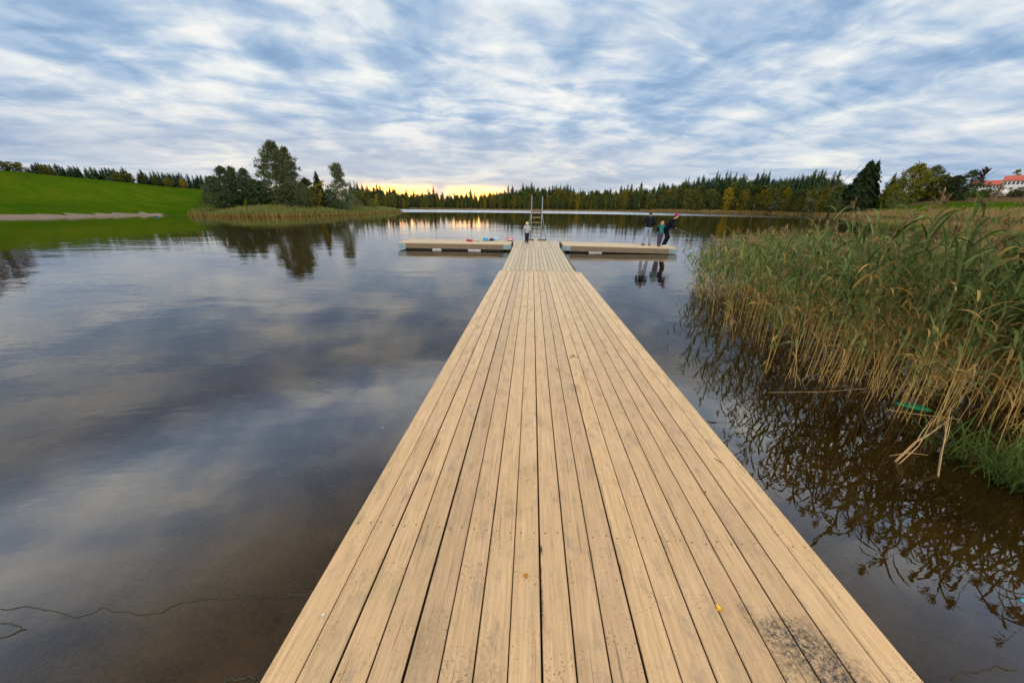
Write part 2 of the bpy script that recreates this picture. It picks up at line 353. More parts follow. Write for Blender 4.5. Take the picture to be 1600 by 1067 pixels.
def ground_mat():
    mt, nt = new_mat('ground_cover'); k = NT(nt)
    g = k.n('ShaderNodeNewGeometry'); pos = g.outputs['Position']
    z = k.n('ShaderNodeSeparateXYZ', i_0=pos).outputs[2]
    at = k.n('ShaderNodeAttribute', attribute_name='cover'); ch = k.n('ShaderNodeSeparateColor', i_0=at.outputs['Color'])
    big = k.noise(pos, 0.045, 4, 0.6); mid = k.noise(pos, 0.5, 4, 0.65); fin = k.noise(pos, 6.0, 4, 0.7); sm = k.noise(pos, 30, 3, 0.7)
    floor = k.mix(mid, (0.05, 0.045, 0.025, 1), (0.10, 0.085, 0.045, 1))
    grass = k.mix(k.mapr(big, 0.35, 0.65), (0.021, 0.056, 0.002, 1), (0.052, 0.090, 0.0035, 1))
    grass = k.mix(k.mapr(k.noise(k.scale(pos, (.35, 1.6, 1)), 0.22, 5, 0.65), 0.42, 0.66, 0, 0.75), grass, (0.092, 0.105, 0.006, 1))
    grass = k.mix(k.mapr(k.noise(pos, 1.6, 5, 0.75), 0.40, 0.65, 0, 0.6), grass, (0.022, 0.062, 0.004, 1))
    wv = k.n('ShaderNodeTexWave', wave_type='BANDS', bands_direction='DIAGONAL'); k.set(wv.inputs['Vector'], pos); wv.inputs['Scale'].default_value = 0.11; wv.inputs['Distortion'].default_value = 5.0; wv.inputs['Detail'].default_value = 3.0; wv.inputs['Detail Scale'].default_value = 0.6
    grass = k.mix(k.mapr(wv.outputs['Fac'], 0.55, 0.95, 0, 0.10), grass, (0.024, 0.052, 0.004, 1))
    sand = k.mix(k.mapr(fin, 0.35, 0.65), (0.15, 0.115, 0.09, 1), (0.26, 0.21, 0.17, 1))
    sand = k.mix(k.mapr(k.noise(pos, 1.3, 5, 0.7), 0.45, 0.65, 0, 0.7), sand, (0.17, 0.13, 0.09, 1))
    soil = k.mix(mid, (0.075, 0.05, 0.025, 1), (0.13, 0.09, 0.04, 1))
    c = k.mix(k.mapr(ch.outputs[0], 0.35, 0.65), floor, grass)
    c = k.mix(k.mapr(k.math('ADD', ch.outputs[2], k.math('MULTIPLY', k.math('SUBTRACT', mid, 0.5), 0.8)), 0.4, 0.6), c, soil)
    c = k.mix(k.mapr(k.math('ADD', ch.outputs[1], k.math('MULTIPLY', k.math('SUBTRACT', mid, 0.5), 1.6)), 0.4, 0.6), c, sand)
    mud = k.mix(k.mapr(sm, 0.35, 0.7), (0.11, 0.078, 0.032, 1), (0.32, 0.23, 0.105, 1))
    mud = k.mix(k.mapr(k.noise(pos, 1.1, 5, 0.65, 0.8), 0.38, 0.66, 0, 0.75), mud, (0.38, 0.28, 0.13, 1))
    c = k.mix(k.mapr(z, -0.10, 0.02), mud, c)
    bp = k.n('ShaderNodeBump', i_Strength=0.5, i_Distance=0.06, i_Height=k.math('ADD', fin, k.math('MULTIPLY', sm, 0.3)))
    b = k.n('ShaderNodeBsdfPrincipled', i_Base_Color=c, i_Roughness=0.95); nt.links.new(bp.outputs[0], b.inputs['Normal'])
    b.inputs['Specular IOR Level'].default_value = 0.0
    k.out(b.outputs[0]); return mt
M['ground'] = ground_mat()
build_ground()

def water_mat():
    mt, nt = new_mat('lake_water'); k = NT(nt)
    pos = k.n('ShaderNodeNewGeometry').outputs['Position']
    dist = k.n('ShaderNodeVectorMath', operation='LENGTH', i_0=pos).outputs['Value']
    n1 = k.noise(k.scale(pos, (0.7, 1.5, 1)), 1.3, 3, 0.55, 0.4)
    n2 = k.noise(k.scale(pos, (0.8, 2.0, 1)), 5.5, 2, 0.5, 0.3)
    n3 = k.noise(k.scale(pos, (0.5, 1.6, 1)), 0.33, 2, 0.5)
    patch = k.mapr(k.noise(pos, 0.10, 3, 0.6), 0.35, 0.70, 0.35, 1.2)
    near = k.mapr(dist, 2.5, 16, 0.22, 1.0)
    hgt = k.math('ADD', k.math('MULTIPLY', n1, 0.022), k.math('ADD', k.math('MULTIPLY', n2, 0.0042), k.math('MULTIPLY', n3, 0.05)))
    hgt = k.math('MULTIPLY', hgt, k.math('MULTIPLY', k.math('MULTIPLY', patch, near), k.mapr(dist, 18, 60, 1.0, 0.42)))
    bp = k.n('ShaderNodeBump', i_Strength=1.0, i_Distance=0.42, i_Height=hgt)
    # wind ruffled band out on the far half of the lake
    dn = k.math('ADD', dist, k.math('MULTIPLY', k.math('SUBTRACT', k.noise(k.scale(pos, (0.4, 1, 1)), 0.03, 4, 0.6), 0.5), 60.0))
    wx = k.n('ShaderNodeSeparateXYZ', i_0=pos).outputs[0]
    ruf = k.math('MULTIPLY', k.mapr(dn, 132, 156, 0, 1, True), k.mapr(wx, 40, 120, 1, 0, True))
    rough = k.math('ADD', k.math('MULTIPLY', ruf, 0.20), k.mapr(dist, 12, 80, 0.0, 0.03))
    fr = k.n('ShaderNodeFresnel', i_IOR=1.53); nt.links.new(bp.outputs[0], fr.inputs['Normal'])
    gl = k.n('ShaderNodeBsdfGlossy', i_Color=(1, 1, 1, 1), i_Roughness=rough); nt.links.new(bp.outputs[0], gl.inputs['Normal'])
    tr = k.n('ShaderNodeBsdfTransparent', i_Color=(0.62, 0.52, 0.34, 1))
    mx = k.n('ShaderNodeMixShader', i_0=fr.outputs[0]); nt.links.new(tr.outputs[0], mx.inputs[1]); nt.links.new(gl.outputs[0], mx.inputs[2])
    k.out(mx.outputs[0]); return mt
M['water'] = water_mat()
wm = MB(); wm.add([(-300, -12, 0), (300, -12, 0), (300, 330, 0), (-300, 330, 0)], [(0, 1, 2, 3)])
tag(wm.build('water', M['water']), kind='structure')

# ------------------------------------------------------------------ jetty
M['rungwood'] = simple_mat('rung_wood', (.26, .20, .12), .8, .3, 9)
M['grime'] = simple_mat('board_edge_grime', (.060, .045, .025), .95, .4, 9)
M['whitefoam'] = simple_mat('white_foam', (.40, .41, .41), .8, .1)
JX0, JX1 = -1.045, 1.68
def deck_z(y): return 0.492 - 0.0186 * y
def plank(mb, x0, x1, ys, zf, th=0.028, ch=0.004, mi=0, edge=2):
    """one board with eased upper edges following the deck slope"""
    n = len(ys); vs = []; fs = []; ms = []
    for y in ys:
        z = zf(y)
        vs += [(x0, y, z - th), (x0, y, z - ch), (x0 + ch, y, z), (x1 - ch, y, z), (x1, y, z - ch), (x1, y, z - th)]
    for i in range(n - 1):
        for j in range(6):
            a = i * 6 + j; b = i * 6 + (j + 1) % 6
            fs.append((a, b, b + 6, a + 6)); ms.append(edge if edge and j in (0, 4) else mi)
    fs.append(tuple(range(6))); fs.append(tuple(reversed(range((n - 1) * 6, n * 6)))); ms += [mi, mi]
    mb.add(vs, [tuple(reversed(f)) for f in fs], mi); mb.mi[-len(ms):] = ms
rng = random.Random(3)
jetty = tag(empty('jetty', (0, 0, 0)), 'long pale wooden jetty of lengthwise boards running out from the viewer into the lake', 'jetty')
mb = MB(); NB = 19; pitch = (JX1 - JX0) / NB
for i in range(NB):
    x0 = JX0 + i * pitch; gap = 0.0065 + rng.uniform(-.001, .002)
    j = rng.uniform(-.0025, .0025); dz = rng.uniform(-.0015, .0015); ye = 11.45 + rng.uniform(-.012, .012)
    wob = [rng.uniform(-.0012, .0012) for _ in range(16)]
    ys = list(np.linspace(-3.2, ye, 16))
    plank(mb, x0 + (gap / 2 if i else 0) + j, x0 + pitch - (gap / 2 if i < NB - 1 else 0) + j, ys, lambda y, dz=dz: deck_z(y) + dz, 0.028, 0.004)
yy = 0.39
while yy < 11.3:
    for i in range(NB):
        for fx in (.24, .76):
            x = JX0 + (i + fx) * pitch + rng.uniform(-.006, .006); y = yy + rng.uniform(-.012, .012); z = deck_z(y) + .0012
            r = 0.005
            mb.add([(x + r * math.cos(a), y + r * math.sin(a), z) for a in [2 * math.pi * q / 7 for q in range(7)]], [tuple(range(7))], 1)
    yy += 1.08
mb.build('deck', [M['deck'], M['screw'], M['grime']], jetty)
for x in (JX0 + .02, 0.3, JX1 - .06):
    b = MB(); vs = []
    b.add([(x, -3.2, deck_z(-3.2) - .03), (x + .045, -3.2, deck_z(-3.2) - .03), (x + .045, 11.4, deck_z(11.4) - .03), (x, 11.4, deck_z(11.4) - .03),
           (x, -3.2, deck_z(-3.2) - .2), (x + .045, -3.2, deck_z(-3.2) - .2), (x + .045, 11.4, deck_z(11.4) - .2), (x, 11.4, deck_z(11.4) - .2)],
          [(0, 1, 2, 3), (7, 6, 5, 4), (0, 4, 5, 1), (1, 5, 6, 2), (2, 6, 7, 3), (3, 7, 4, 0)])
    b.build('beam', M['beam'], jetty)
for y in (1.2, 4.6, 8.0, 11.0):
    for x in (JX0 + .14, JX1 - .16):
        b = MB(); b.tube([(x, y, -1.4), (x, y, deck_z(y) - .04)], .06, 10); b.build('post', M['beam'], jetty, True)
# gangway
gw = tag(empty('gangway', (0, 0, 0)), 'narrower grey board gangway linking the jetty to the floating platform', 'gangway')
mb = MB(); NG = 17; gx0, gx1 = -0.985, 1.515; gp = (gx1 - gx0) / NG
for i in range(NG):
    gap = .009; ys = list(np.linspace(11.52 + rng.uniform(-.01, .01), 18.36, 8)); dz = rng.uniform(-.0015, .0015)
    plank(mb, gx0 + i * gp + gap / 2, gx0 + (i + 1) * gp - gap / 2, ys, lambda y, dz=dz: .275 + (y - 11.5) * .003 + dz)
mb.build('deck', [M['gangway'], M['screw'], M['grime']], gw)
for x in (gx0 + .02, gx1 - .08):
    b = MB(); b.box(x, x + .06, 11.53, 18.34, .10, .245); b.build('beam', M['beam'], gw)
b = MB(); b.box(gx0 + .1, gx1 - .1, 17.2, 18.3, -.3, .08); b.build('float', M['float'], gw)
# edge angle with worn brown board on the gangway's right side
b = MB(); b.box(gx1 + .004, gx1 + .035, 11.8, 18.2, .20, .315); b.build('edge_board', M['beam'], gw)
# centre platform
cp = tag(empty('landing_platform', (0, 0, 0)), 'small middle platform of grey boards carrying the ladder between the two pontoons', 'platform')
mb = MB(); cx0, cx1 = -0.99, 1.53; cpn = 17; w = (cx1 - cx0) / cpn
for i in range(cpn):
    dz = rng.uniform(-.0015, .0015)
    plank(mb, cx0 + i * w + .0045, cx0 + (i + 1) * w - .0045, list(np.linspace(18.42, 21.3, 5)), lambda y, dz=dz: .30 + (y - 18.4) * .035 + dz)
mb.build('deck', [M['gangway'], M['screw'], M['grime']], cp)
b = MB(); b.box(cx0 + .05, cx1 - .05, 18.5, 21.25, -.3, .255); b.build('float', M['float'], cp)
# side pontoons
def pontoon(label, x0, x1, z0, z1, gaps, posts):
    """long floating platform; z0 / z1 = deck height at its two ends"""
    root = tag(empty('floating_pontoon', ((x0 + x1) / 2, 20.15, 0)), label, 'pontoon')
    xm = (x0 + x1) / 2; slope = (z1 - z0) / (x1 - x0)
    T = Matrix(((1, 0, 0, 0), (0, 1, 0, 0), (slope, 0, 1, (z0 + z1) / 2), (0, 0, 0, 1)))
    L = (x1 - x0) / 2; yf, yb = -1.0, 1.0
    def bb(name, mat, boxes):
        q = MB()
        for bx in boxes: q.box(*bx, mat=T)
        return q.build(name, mat, root)
    d = []
    n = 14
    for i in range(n):
        w_ = (yb - yf) / n; d.append((-L, L, yf + i * w_ + .004, yf + (i + 1) * w_ - .004, -.030, rng.uniform(-.001, .001)))
    bb('deck', M['cap'], d)
    bb('edge_cap', M['cap'], [(-L, L, yf - .045, yf - .002, -.055, .006)])
    bb('fascia', M['beam'], [(-L + .02, L - .02, yf - .035, yf - .003, -.315, -.058), (-L + .02, L - .02, yb + .003, yb + .035, -.315, -.0)])
    bb('end_board', M['beam'], [(-L - .035, -L - .003, yf - .03, yb, -.30, -.002)]); bb('end_board', M['beam'], [(L + .003, L + .035, yf - .03, yb, -.30, -.002)])
    for s in (-1, 1):
        a, c = sorted((s * (L + .042), s * (L - .42)))
        bb('corner_plate', M['bluesteel'], [(a, c, yf - .043, yf - .037, -.235, -.056), (a + .003, c, yf - .041, yf - .038, -.30, -.24)])
    # floats with gaps of open water between them
    xs = [x0 + .38] + [g for gp_ in gaps for g in gp_] + [x1 - .38]
    for a, c in zip(xs[::2], xs[1::2]):
        q = MB(); a -= xm; c -= xm; r_ = .05
        prof = [(yf + .12, -.30), (yf + .07, -.22), (yf + .07, .12), (yf + .12, .18), (yb - .12, .18), (yb - .07, .12), (yb - .07, -.22), (yb - .12, -.30)]
        vs = [(a, y, z) for y, z in prof] + [(c, y, z) for y, z in prof]; m_ = len(prof)
        q.add(vs, [tuple(range(m_)), tuple(reversed(range(m_, 2 * m_)))] + [(i, i + m_, (i + 1) % m_ + m_, (i + 1) % m_) for i in range(m_)])
        q.build('float', M['float'], root)
    for a, c in gaps:
        q = MB(); q.box(a - xm, c - xm, yf - .02, yf + .3, -.40, -.318, mat=T); q.build('foam_block', M['whitefoam'], root)
    for px in posts:
        q = MB(); q.tube([(px - xm, yf + .02, -.9), (px - xm, yf + .02, z0 - .25)], .022, 8); q.build('mooring_bar', M['steel'], root, True)
    return root
pontoon('left floating wooden pontoon with blue steel corners and small clothes lying on it', -7.42, -1.13, .40, .40, [(-5.5, -5.0), (-3.5, -2.8)], [-7.3])
pontoon('floating wooden pontoon on which three people stand fishing', 1.72, 7.82, .40, .335, [(3.15, 3.85)], [7.72])
def plat_z(x): return .40 + (x - 1.72) * (.335 - .40) / 6.1 if x > 1.7 else .40

# ladder standing on the far edge of the landing
lad = tag(empty('swimming_ladder', (0.26, 21.42, .36)), 'tall grey metal swimming ladder with wooden rungs standing behind the small child', 'ladder')
for s in (-1, 1):
    b = MB(); b.tube([(s * .31, 0, -.5), (s * .31, 0, 1.0), (s * .31, 0, 2.52)], .024, 8)
    if s < 0: b.tube([(s * .31, 0, 2.52), (s * .31, .03, 2.56)], .024, 8)
    b.build('rail', M['steel'], lad, True)
    b = MB(); b.tube([(s * .325, 0, 1.52), (s * .36, .0, 1.36), (s * .62, .06, .06)], .02, 8); b.build('brace', M['steel'], lad, True)
b = MB(); b.box(-.30, .30, -.05, .08, 1.62, 1.76); b.build('step_plate', M['beam'], lad)
for z in (1.36, 1.07, .78, .49, .24):
    b = MB(); b.box(-.29, .29, -.03, .05, z - .018, z + .018); b.build('rung', M['rungwood'] if z > .3 else M['steel'], lad)
b = MB(); b.tube([(-.42, .02, .05), (.64, .02, .05)], .06, 10); b.build('foot_bar', M['rubber'], lad, True)
b = MB(); b.box(-.12, .10, -.08, .06, .0, .14); b.build('fender_block', M['cap'], lad)

# ------------------------------------------------------------------ trees
def quads_from(C, U, W):
    """C centres, U half-length vectors, W half-width vectors -> diamond-ish leaf quads"""
    n = len(C); V = np.empty((n, 4, 3)); V[:, 0] = C - U; V[:, 1] = C + W; V[:, 2] = C + U; V[:, 3] = C - W
    return V.reshape(-1, 3), np.arange(n * 4).reshape(n, 4)
def rand_dirs(r, n):
    d = r.normal(size=(n, 3)); return d / np.linalg.norm(d, axis=1)[:, None]
def conifer_mesh(seed, whorls=15, per=8, rad=0.17, base=0.06, sub=2, mat='spruce', jag=0.35, droop=0.55, leafw=0.32):
    r = np.random.default_rng(seed); C = []; U = []; W = []
    for i in range(whorls):
        t = i / (whorls - 1); z0 = base + (0.985 - base) * t ** 0.92
        rr = rad * (1 - t) ** 0.68 * (0.9 + .2 * r.random()) + 0.008
        n = max(4, int(per * (0.55 + 0.45 * (1 - t))))
        for j in range(n):
            a = 2 * np.pi * (j + r.random() * .8) / n + i * 1.3
            L = rr * (1 - jag + 2 * jag * r.random()); dr = np.array([np.cos(a), np.sin(a), 0]); up = 0.25 * (t - .35)
            for s in range(sub):
                f0 = s / sub; f1 = (s + 1) / sub
                p0 = dr * L * f0 + np.array([0, 0, z0 + (up - droop * f0 * f0) * L]); p1 = dr * L * f1 + np.array([0, 0, z0 + (up - droop * f1 * f1) * L])
                side = np.array([-dr[1], dr[0], 0]) * L * leafw * (1.1 - .5 * f1) + np.array([0, 0, -.14 * L * r.random()])
                C.append((p0 + p1) / 2); U.append((p1 - p0) * .66); W.append(side)
                # hanging twig
                q = (p0 + p1) / 2 + np.array([0, 0, -.10 * L]); C.append(q); U.append(np.array([0, 0, .26 * L + .008]) + dr * .05 * L); W.append(np.array([-dr[1], dr[0], 0]) * L * .20)
    C.append(np.array([0, 0, .985])); U.append(np.array([0, 0, .02])); W.append(np.array([.004, 0, 0]))
    V, F = quads_from(np.array(C), np.array(U), np.array(W))
    return np_mesh('crown', V, F, M[mat])
def trunk_mesh(mat, top=0.9, r0=0.016, limbs=None):
    b = MB(); b.tube([(0, 0, -.03), (0.003, 0, .3), (-.003, .002, .6), (0, 0, top)], [r0, r0 * .8, r0 * .5, r0 * .12], 7)
    for (p0, p1, p2, r_) in (limbs or []): b.tube([p0, p1, p2], [r_, r_ * .7, r_ * .2], 5)
    return b.mesh('trunk', [M[mat]])
def leafy_mesh(seed, prof, clumps=70, leaves=14, cr=0.055, lf=0.022, mat='birch', fill=0.55, droop=0.0):
    """crown of many leaf-sized faces grouped in clumps; prof(t) -> (radius, off_x, off_y)"""
    r = np.random.default_rng(seed); C = []; n_all = 0
    cs = []
    for i in range(clumps):
        t = r.random() ** 0.9
        rad, ox, oy = prof(t); a = r.random() * 2 * np.pi
        rr = rad * (fill + (1 - fill) * r.random()) ** 1.0 * (0.75 + .45 * r.random())
        if r.random() < .25: rr *= r.random()
        cs.append((ox + rr * np.cos(a), oy + rr * np.sin(a), t, cr * (.6 + .8 * r.random())))
    cs = np.array(cs)
    for x, y, t, c in cs:
        n = int(leaves * (.6 + .8 * r.random()))
        d = r.normal(size=(n, 3)) * np.array([1, 1, .75]) * c * .6
        if droop: d[:, 2] -= np.abs(r.normal(size=n)) * droop * c
        C.append(np.array([x, y, t]) + d)
    C = np.concatenate(C); n = len(C)
    U = rand_dirs(r, n) * lf * (.6 + .8 * r.random((n, 1))); W = np.cross(U, rand_dirs(r, n)) * .8
    V, F = quads_from(C, U, W)
    return np_mesh('crown', V, F, M[mat]), cs
def limbs_for(cs, k, rs, r0=.005):
    out = []
    idx = rs.choice(len(cs), min(k, len(cs)), replace=False)
    for i in idx:
        x, y, t, c = cs[i]; z0 = max(.08, t * .62)
        out.append(((0, 0, z0), (x * .5, y * .5, z0 + (t - z0) * .45), (x, y, t), r0 * (1.2 - t)))
    return out
def proto(name, crown, trunk, cat):
    root = empty(name); c = link('crown', crown, root); t = link('trunk', trunk, root)
    root['category'] = cat; KIDS[root.name] = [c, t]; return root
def oval(w, base=.12, top=1.0, k=0.8, lean=0.0):
    def f(t):
        if t < base: return (w * .25, 0, 0)
        u = (t - base) / (top - base); return (w * (math.sin(math.pi * min(1, max(0, u)) ** k) ** .8 * .95 + .05), lean * t, 0)
    return f
P_SPRUCE = [proto('spruce_tree', conifer_mesh(s, 23, 9, rd, .03, 2), trunk_mesh('bark'), 'spruce') for s, rd in ((1, .165), (2, .19), (3, .145), (4, .205))]
def leafy_protos(name, seeds, w, mat, bark, cat, clumps=110, leaves=18, cr=.065, lf=.027, base=.03):
    out = []
    for s in seeds:
        rs = np.random.default_rng(s); cm, cs = leafy_mesh(s, oval(w * (.85 + .3 * rs.random()), base, 1.0, .75 + .4 * rs.random()), clumps, leaves, cr, lf, mat)
        out.append(proto(name, cm, trunk_mesh(bark, .88, .014, limbs_for(cs, 10, rs)), cat))
    return out
P_BIRCH = leafy_protos('birch_tree', (21, 22, 23), .20, 'mixed', 'birchbark', 'birch')
P_YELLOW = leafy_protos('birch_tree', (31, 32), .19, 'yellow', 'birchbark', 'birch')
P_OLIVE = leafy_protos('deciduous_tree', (41, 42), .28, 'olive', 'bark', 'tree')
used_protos = set()
def plant(p, x, y, h, wscale=1.0, rz=None, label=None, group=None, z=None):
    z = gz(x, y) - .05 if z is None else z
    rz = random.uniform(0, 6.28) if rz is None else rz
    loc, sc = (x, y, z), (h * wscale, h * wscale, h)
    if p.name not in used_protos:
        used_protos.add(p.name); p.location = loc; p.rotation_euler.z = rz; p.scale = sc
        if label: p['label'] = label
        if group: p['group'] = group
        return p
    return copy_thing(p, loc, rz, sc, label, group)
def env(points, x):
    xs, ys = zip(*points); return float(np.interp(x, xs, ys))
rt = random.Random(5)
# envelope of the far forest top in photo pixels
TOP = [(545, 286), (580, 291), (620, 294), (660, 297), (700, 299), (740, 300), (765, 297), (790, 291), (830, 287), (880, 289), (930, 293), (975, 292), (1000, 288), (1040, 284), (1070, 277), (1100, 274), (1150, 271), (1200, 272), (1230, 275), (1260, 270), (1300, 273), (1325, 280), (1345, 285)]
def far_shore(px):
    """distance from the camera to the far waterline in the direction of a photo column"""
    r = ray(px, 300); d = Vector((r.x, r.y)).normalized()
    ts = np.arange(120, 330, 1.0); sd = lake_sd(np.stack([ts * d.x, ts * d.y], 1))
    w = np.where(sd < 0)[0]
    return (ts[w[-1]] if len(w) else 150.0), d
def top_height(px, py, d, x, y):
    return at_d(px, py, d).z - gz(x, y)
SHC = {}
def shore(px):
    key = int(round(px / 10)) * 10
    if key not in SHC: SHC[key] = far_shore(key)
    return SHC[key][0], (lambda r: Vector((r.x, r.y)).normalized())(ray(px, 300))
G1 = 'trees of the far forest shore'
LSP = 'dark spruce standing in the forest wall along the far lake shore'
LBI = 'green to olive birch in the front of the forest wall along the far lake shore'
LYE = 'golden yellow autumn birch in the forest wall along the far lake shore'
nsp = 0
rows = [(16, 0.97, 7.2), (32, 1.0, 7.2)]
for back, k_, step in rows:
    px = 548 + rt.uniform(0, 4)
    while px < 1352:
        if nsp < 224:
            s, d = shore(px); dist = s + back + rt.uniform(-5, 5); p = d * dist
            ty = env(TOP, px) + 3.2 * math.sin(px * .083 + 1.7 * math.sin(px * .037)) + 2.0 * math.sin(px * .21 + 1) + rt.gauss(0, 2.6 if px < 1050 else 3.6) + (4 if back < 20 else 0) + (2 if rt.random() < .3 else 0)
            h = top_height(px, ty, dist, p.x, p.y)
            if h > 5:
                plant(rt.choice(P_SPRUCE), p.x, p.y, h, rt.uniform(.85, 1.15) * min(1.35, 15 / h + .25), label=LSP, group='dark spruces of the far forest shore'); nsp += 1
        px += step * rt.uniform(.6, 1.4)
nbi = 0
px = 552
while px < 1330:
    s, d = shore(px)
    for back in (rt.uniform(3, 7), rt.uniform(9, 15)):
        ppx = px + rt.uniform(-5, 5); dist = s + back; p = d * dist
        frac = (rt.uniform(.42, .8) if back < 8 else rt.uniform(.6, .92)) * (.9 if px < 1100 else .8)
        full = top_height(ppx, env(TOP, ppx), dist, p.x, p.y); h = full * frac
        q = rt.random()
        if q < .07: plant(rt.choice(P_YELLOW), p.x, p.y, h, rt.uniform(.85, 1.2), label=LYE, group='golden birches of the far forest shore')
        else: plant(rt.choice(P_BIRCH), p.x, p.y, h, rt.uniform(.95, 1.45), label=LBI, group='olive birches of the far forest shore')
        nbi += 1
    px += rt.uniform(5.5, 9.5)
# the wood behind the shore rows: one mass
def forest_mass():
    Vs = []; Fs = []; o = 0; r = np.random.default_rng(8)
    base = []
    for p in P_SPRUCE:
        me = KIDS[p.name][0].data; v = np.empty(len(me.vertices) * 3, np.float32); me.vertices.foreach_get('co', v)
        f = np.empty(len(me.polygons) * 4, np.int32); me.polygons.foreach_get('vertices', f); base.append((v.reshape(-1, 3), f.reshape(-1, 4)))
    for back in (44, 58, 76, 96):
        px = 540.0
        while px < 1360:
            s, d = shore(px); dist = s + back + r.uniform(-8, 8); p = d * dist
            h = top_height(px, env(TOP, px) + 5 + 2.5 * math.sin(px * .083 + 1.7 * math.sin(px * .037)) + abs(r.normal(0, 2.5)), dist, p.x, p.y)
            if h > 4:
                v, f = base[r.integers(4)]; a = r.uniform(0, 6.28); c, s_ = math.cos(a), math.sin(a); w = h * r.uniform(.95, 1.25)
                vv = np.stack([(v[:, 0] * c - v[:, 1] * s_) * w + p.x, (v[:, 0] * s_ + v[:, 1] * c) * w + p.y, v[:, 2] * h + gz(p.x, p.y)], 1)
                Vs.append(vv); Fs.append(f + o); o += len(v)
            px += r.uniform(5, 10)
    return tag(link('forest', np_mesh('forest', np.concatenate(Vs), np.concatenate(Fs), M['spruce'])), 'dark spruce wood behind the trees on the far shore', 'forest', kind='stuff')
forest_mass()
# treeline behind the green hill
HT = [(28, 262), (55, 262), (75, 253), (85, 256), (103, 255), (112, 258), (122, 257), (150, 260), (155, 259), (190, 262), (205, 260), (220, 266), (226, 263), (270, 267), (300, 270), (340, 272)]
px = 46.0; HB = [(0, 268), (60, 272), (120, 278), (180, 285), (240, 292), (300, 299), (345, 304)]
while px < 345:
    in_gap = any(a < px < b for a, b in ((44, 52), (96, 101), (149, 152), (214, 221)))
    for back in (22,):
        if in_gap: continue
        dist = 152 + back + rt.uniform(-3, 3); p = at_d(px + rt.uniform(-2, 2), 300, dist)
        h = top_height(px, env(HT, px) + abs(rt.gauss(0, 3)), dist, p.x, p.y)
        if h > 2: plant(rt.choice(P_SPRUCE), p.x, p.y, h, rt.uniform(1.3, 1.9), label='dark spruce in the treeline behind the green hill', group='spruces behind the green hill')
    px += rt.uniform(3.0, 5.8)
for px, ty, w, kind, lab in [(22, 259, 1.3, 'O', 'low green bush at the upper end of the hill treeline'), (36, 258, 1.5, 'O', 'wide olive bush among the first bushes of the hill treeline'), (48, 260, 1.3, 'O', 'low olive bush beside the first spruces of the hill treeline'), (88, 266, 1.3, 'O', 'olive bush in front of the second spruce clump on the hill'),
        (196, 271, 1.5, 'O', 'large olive autumn tree in front of the spruces behind the hill'), (212, 277, 1.4, 'B', 'grey green bush beside the olive tree behind the hill'), (228, 279, 1.4, 'B', 'grey green rounded bush halfway down the hill crest'), (250, 284, 1.5, 'B', 'low grey green bush towards the foot of the hill crest'),
        (268, 282, 1.3, 'O', 'brownish autumn bush near the foot of the hill crest'), (289, 285, 1.1, 'Y', 'small yellow autumn tree at the foot of the hill crest')]:
    dist = 153 + 4; p = at_d(px, 300, dist); h = top_height(px, ty, dist, p.x, p.y)
    src = {'O': P_OLIVE, 'B': P_BIRCH, 'Y': P_YELLOW}[kind]
    plant(rt.choice(src), p.x, p.y, max(h, 2.5) * 1.05, w * 1.3, label=lab)
def custom_tree(name, px, py_top, dist, label, cat, w, mat, bark='bark', seed=1, clumps=260, leaves=40, cr=.05, lf=.015, base=.06, k=.8, lean=0.0, prof=None, nl=22, z=None, fill=.55, droop=0., trunk_top=.9, r0=.013):
    rs = np.random.default_rng(seed); p = at_d(px, 320, dist)
    h = top_height(px, py_top, dist, p.x, p.y)
    cm, cs = leafy_mesh(seed, prof or oval(w, base, 1.0, k, lean), clumps, leaves, cr, lf, mat, fill, droop)
    t = proto(name, cm, trunk_mesh(bark, trunk_top, r0, limbs_for(cs, nl, rs)), cat)
    plant(t, p.x, p.y, h, 1.0, 0.0, label=label); return t
def custom_spruce(px, py_top, dist, label, rad, mat, seed, whorls=26, per=14, sub=3, w=1.0, cat='spruce', jag=.3, name='spruce_tree', base=.03):
    p = at_d(px, 320, dist); h = top_height(px, py_top, dist, p.x, p.y)
    t = proto(name, conifer_mesh(seed, whorls, per, rad, base, sub, mat, jag, .6, .38), trunk_mesh('bark', .92, .014), cat); plant(t, p.x, p.y, h, w, 0., label=label); return t
custom_tree('deciduous_tree', -2, 233, 150, 'dark rust brown tree at the left end of the hill crest', 'tree', .42, 'rust', seed=50, clumps=150, leaves=22, lf=.02)
custom_tree('deciduous_tree', -34, 205, 146, 'tall rust brown tree beyond the dark tree at the left end of the hill crest', 'tree', .40, 'rust', seed=51, clumps=150, leaves=24, lf=.022)
custom_tree('deciduous_tree', -78, 190, 142, 'tallest brown tree at the far left end of the hill crest', 'tree', .42, 'rust', seed=52, clumps=150, leaves=24, lf=.022)
# spit with the tall birch
D = 98
custom_tree('alder_tree', 360, 262, D, 'dark green alder at the hill end of the clump on the spit', 'alder', .30, 'alder', seed=61, lf=.014)
custom_tree('alder_tree', 375, 263, D + 5, 'dark alder with two pointed tops beside the hill end alder', 'alder', .24, 'alder', seed=62, lf=.014, k=1.0)
custom_tree('alder_tree', 393, 265, D + 2, 'slender dark alder just before the tall birch', 'alder', .22, 'alder', seed=63, lf=.014, k=1.1)
custom_tree('alder_tree', 404, 281, D - 1, 'low dark alder bush at the foot of the tall birch', 'alder', .42, 'alder', seed=64, lf=.018)
custom_tree('alder_tree', 343, 278, D - 2, 'low round dark alder at the edge of the green hill', 'alder', .42, 'alder', seed=65, lf=.018)
def bigp(t):
    pts = [(0, .20), (.1, .27), (.3, .29), (.5, .29), (.65, .27), (.78, .22), (.88, .14), (1, .03)]
    return (float(np.interp(t, [a for a, _ in pts], [b for _, b in pts])), -.035 * math.sin(t * 3.2), 0)
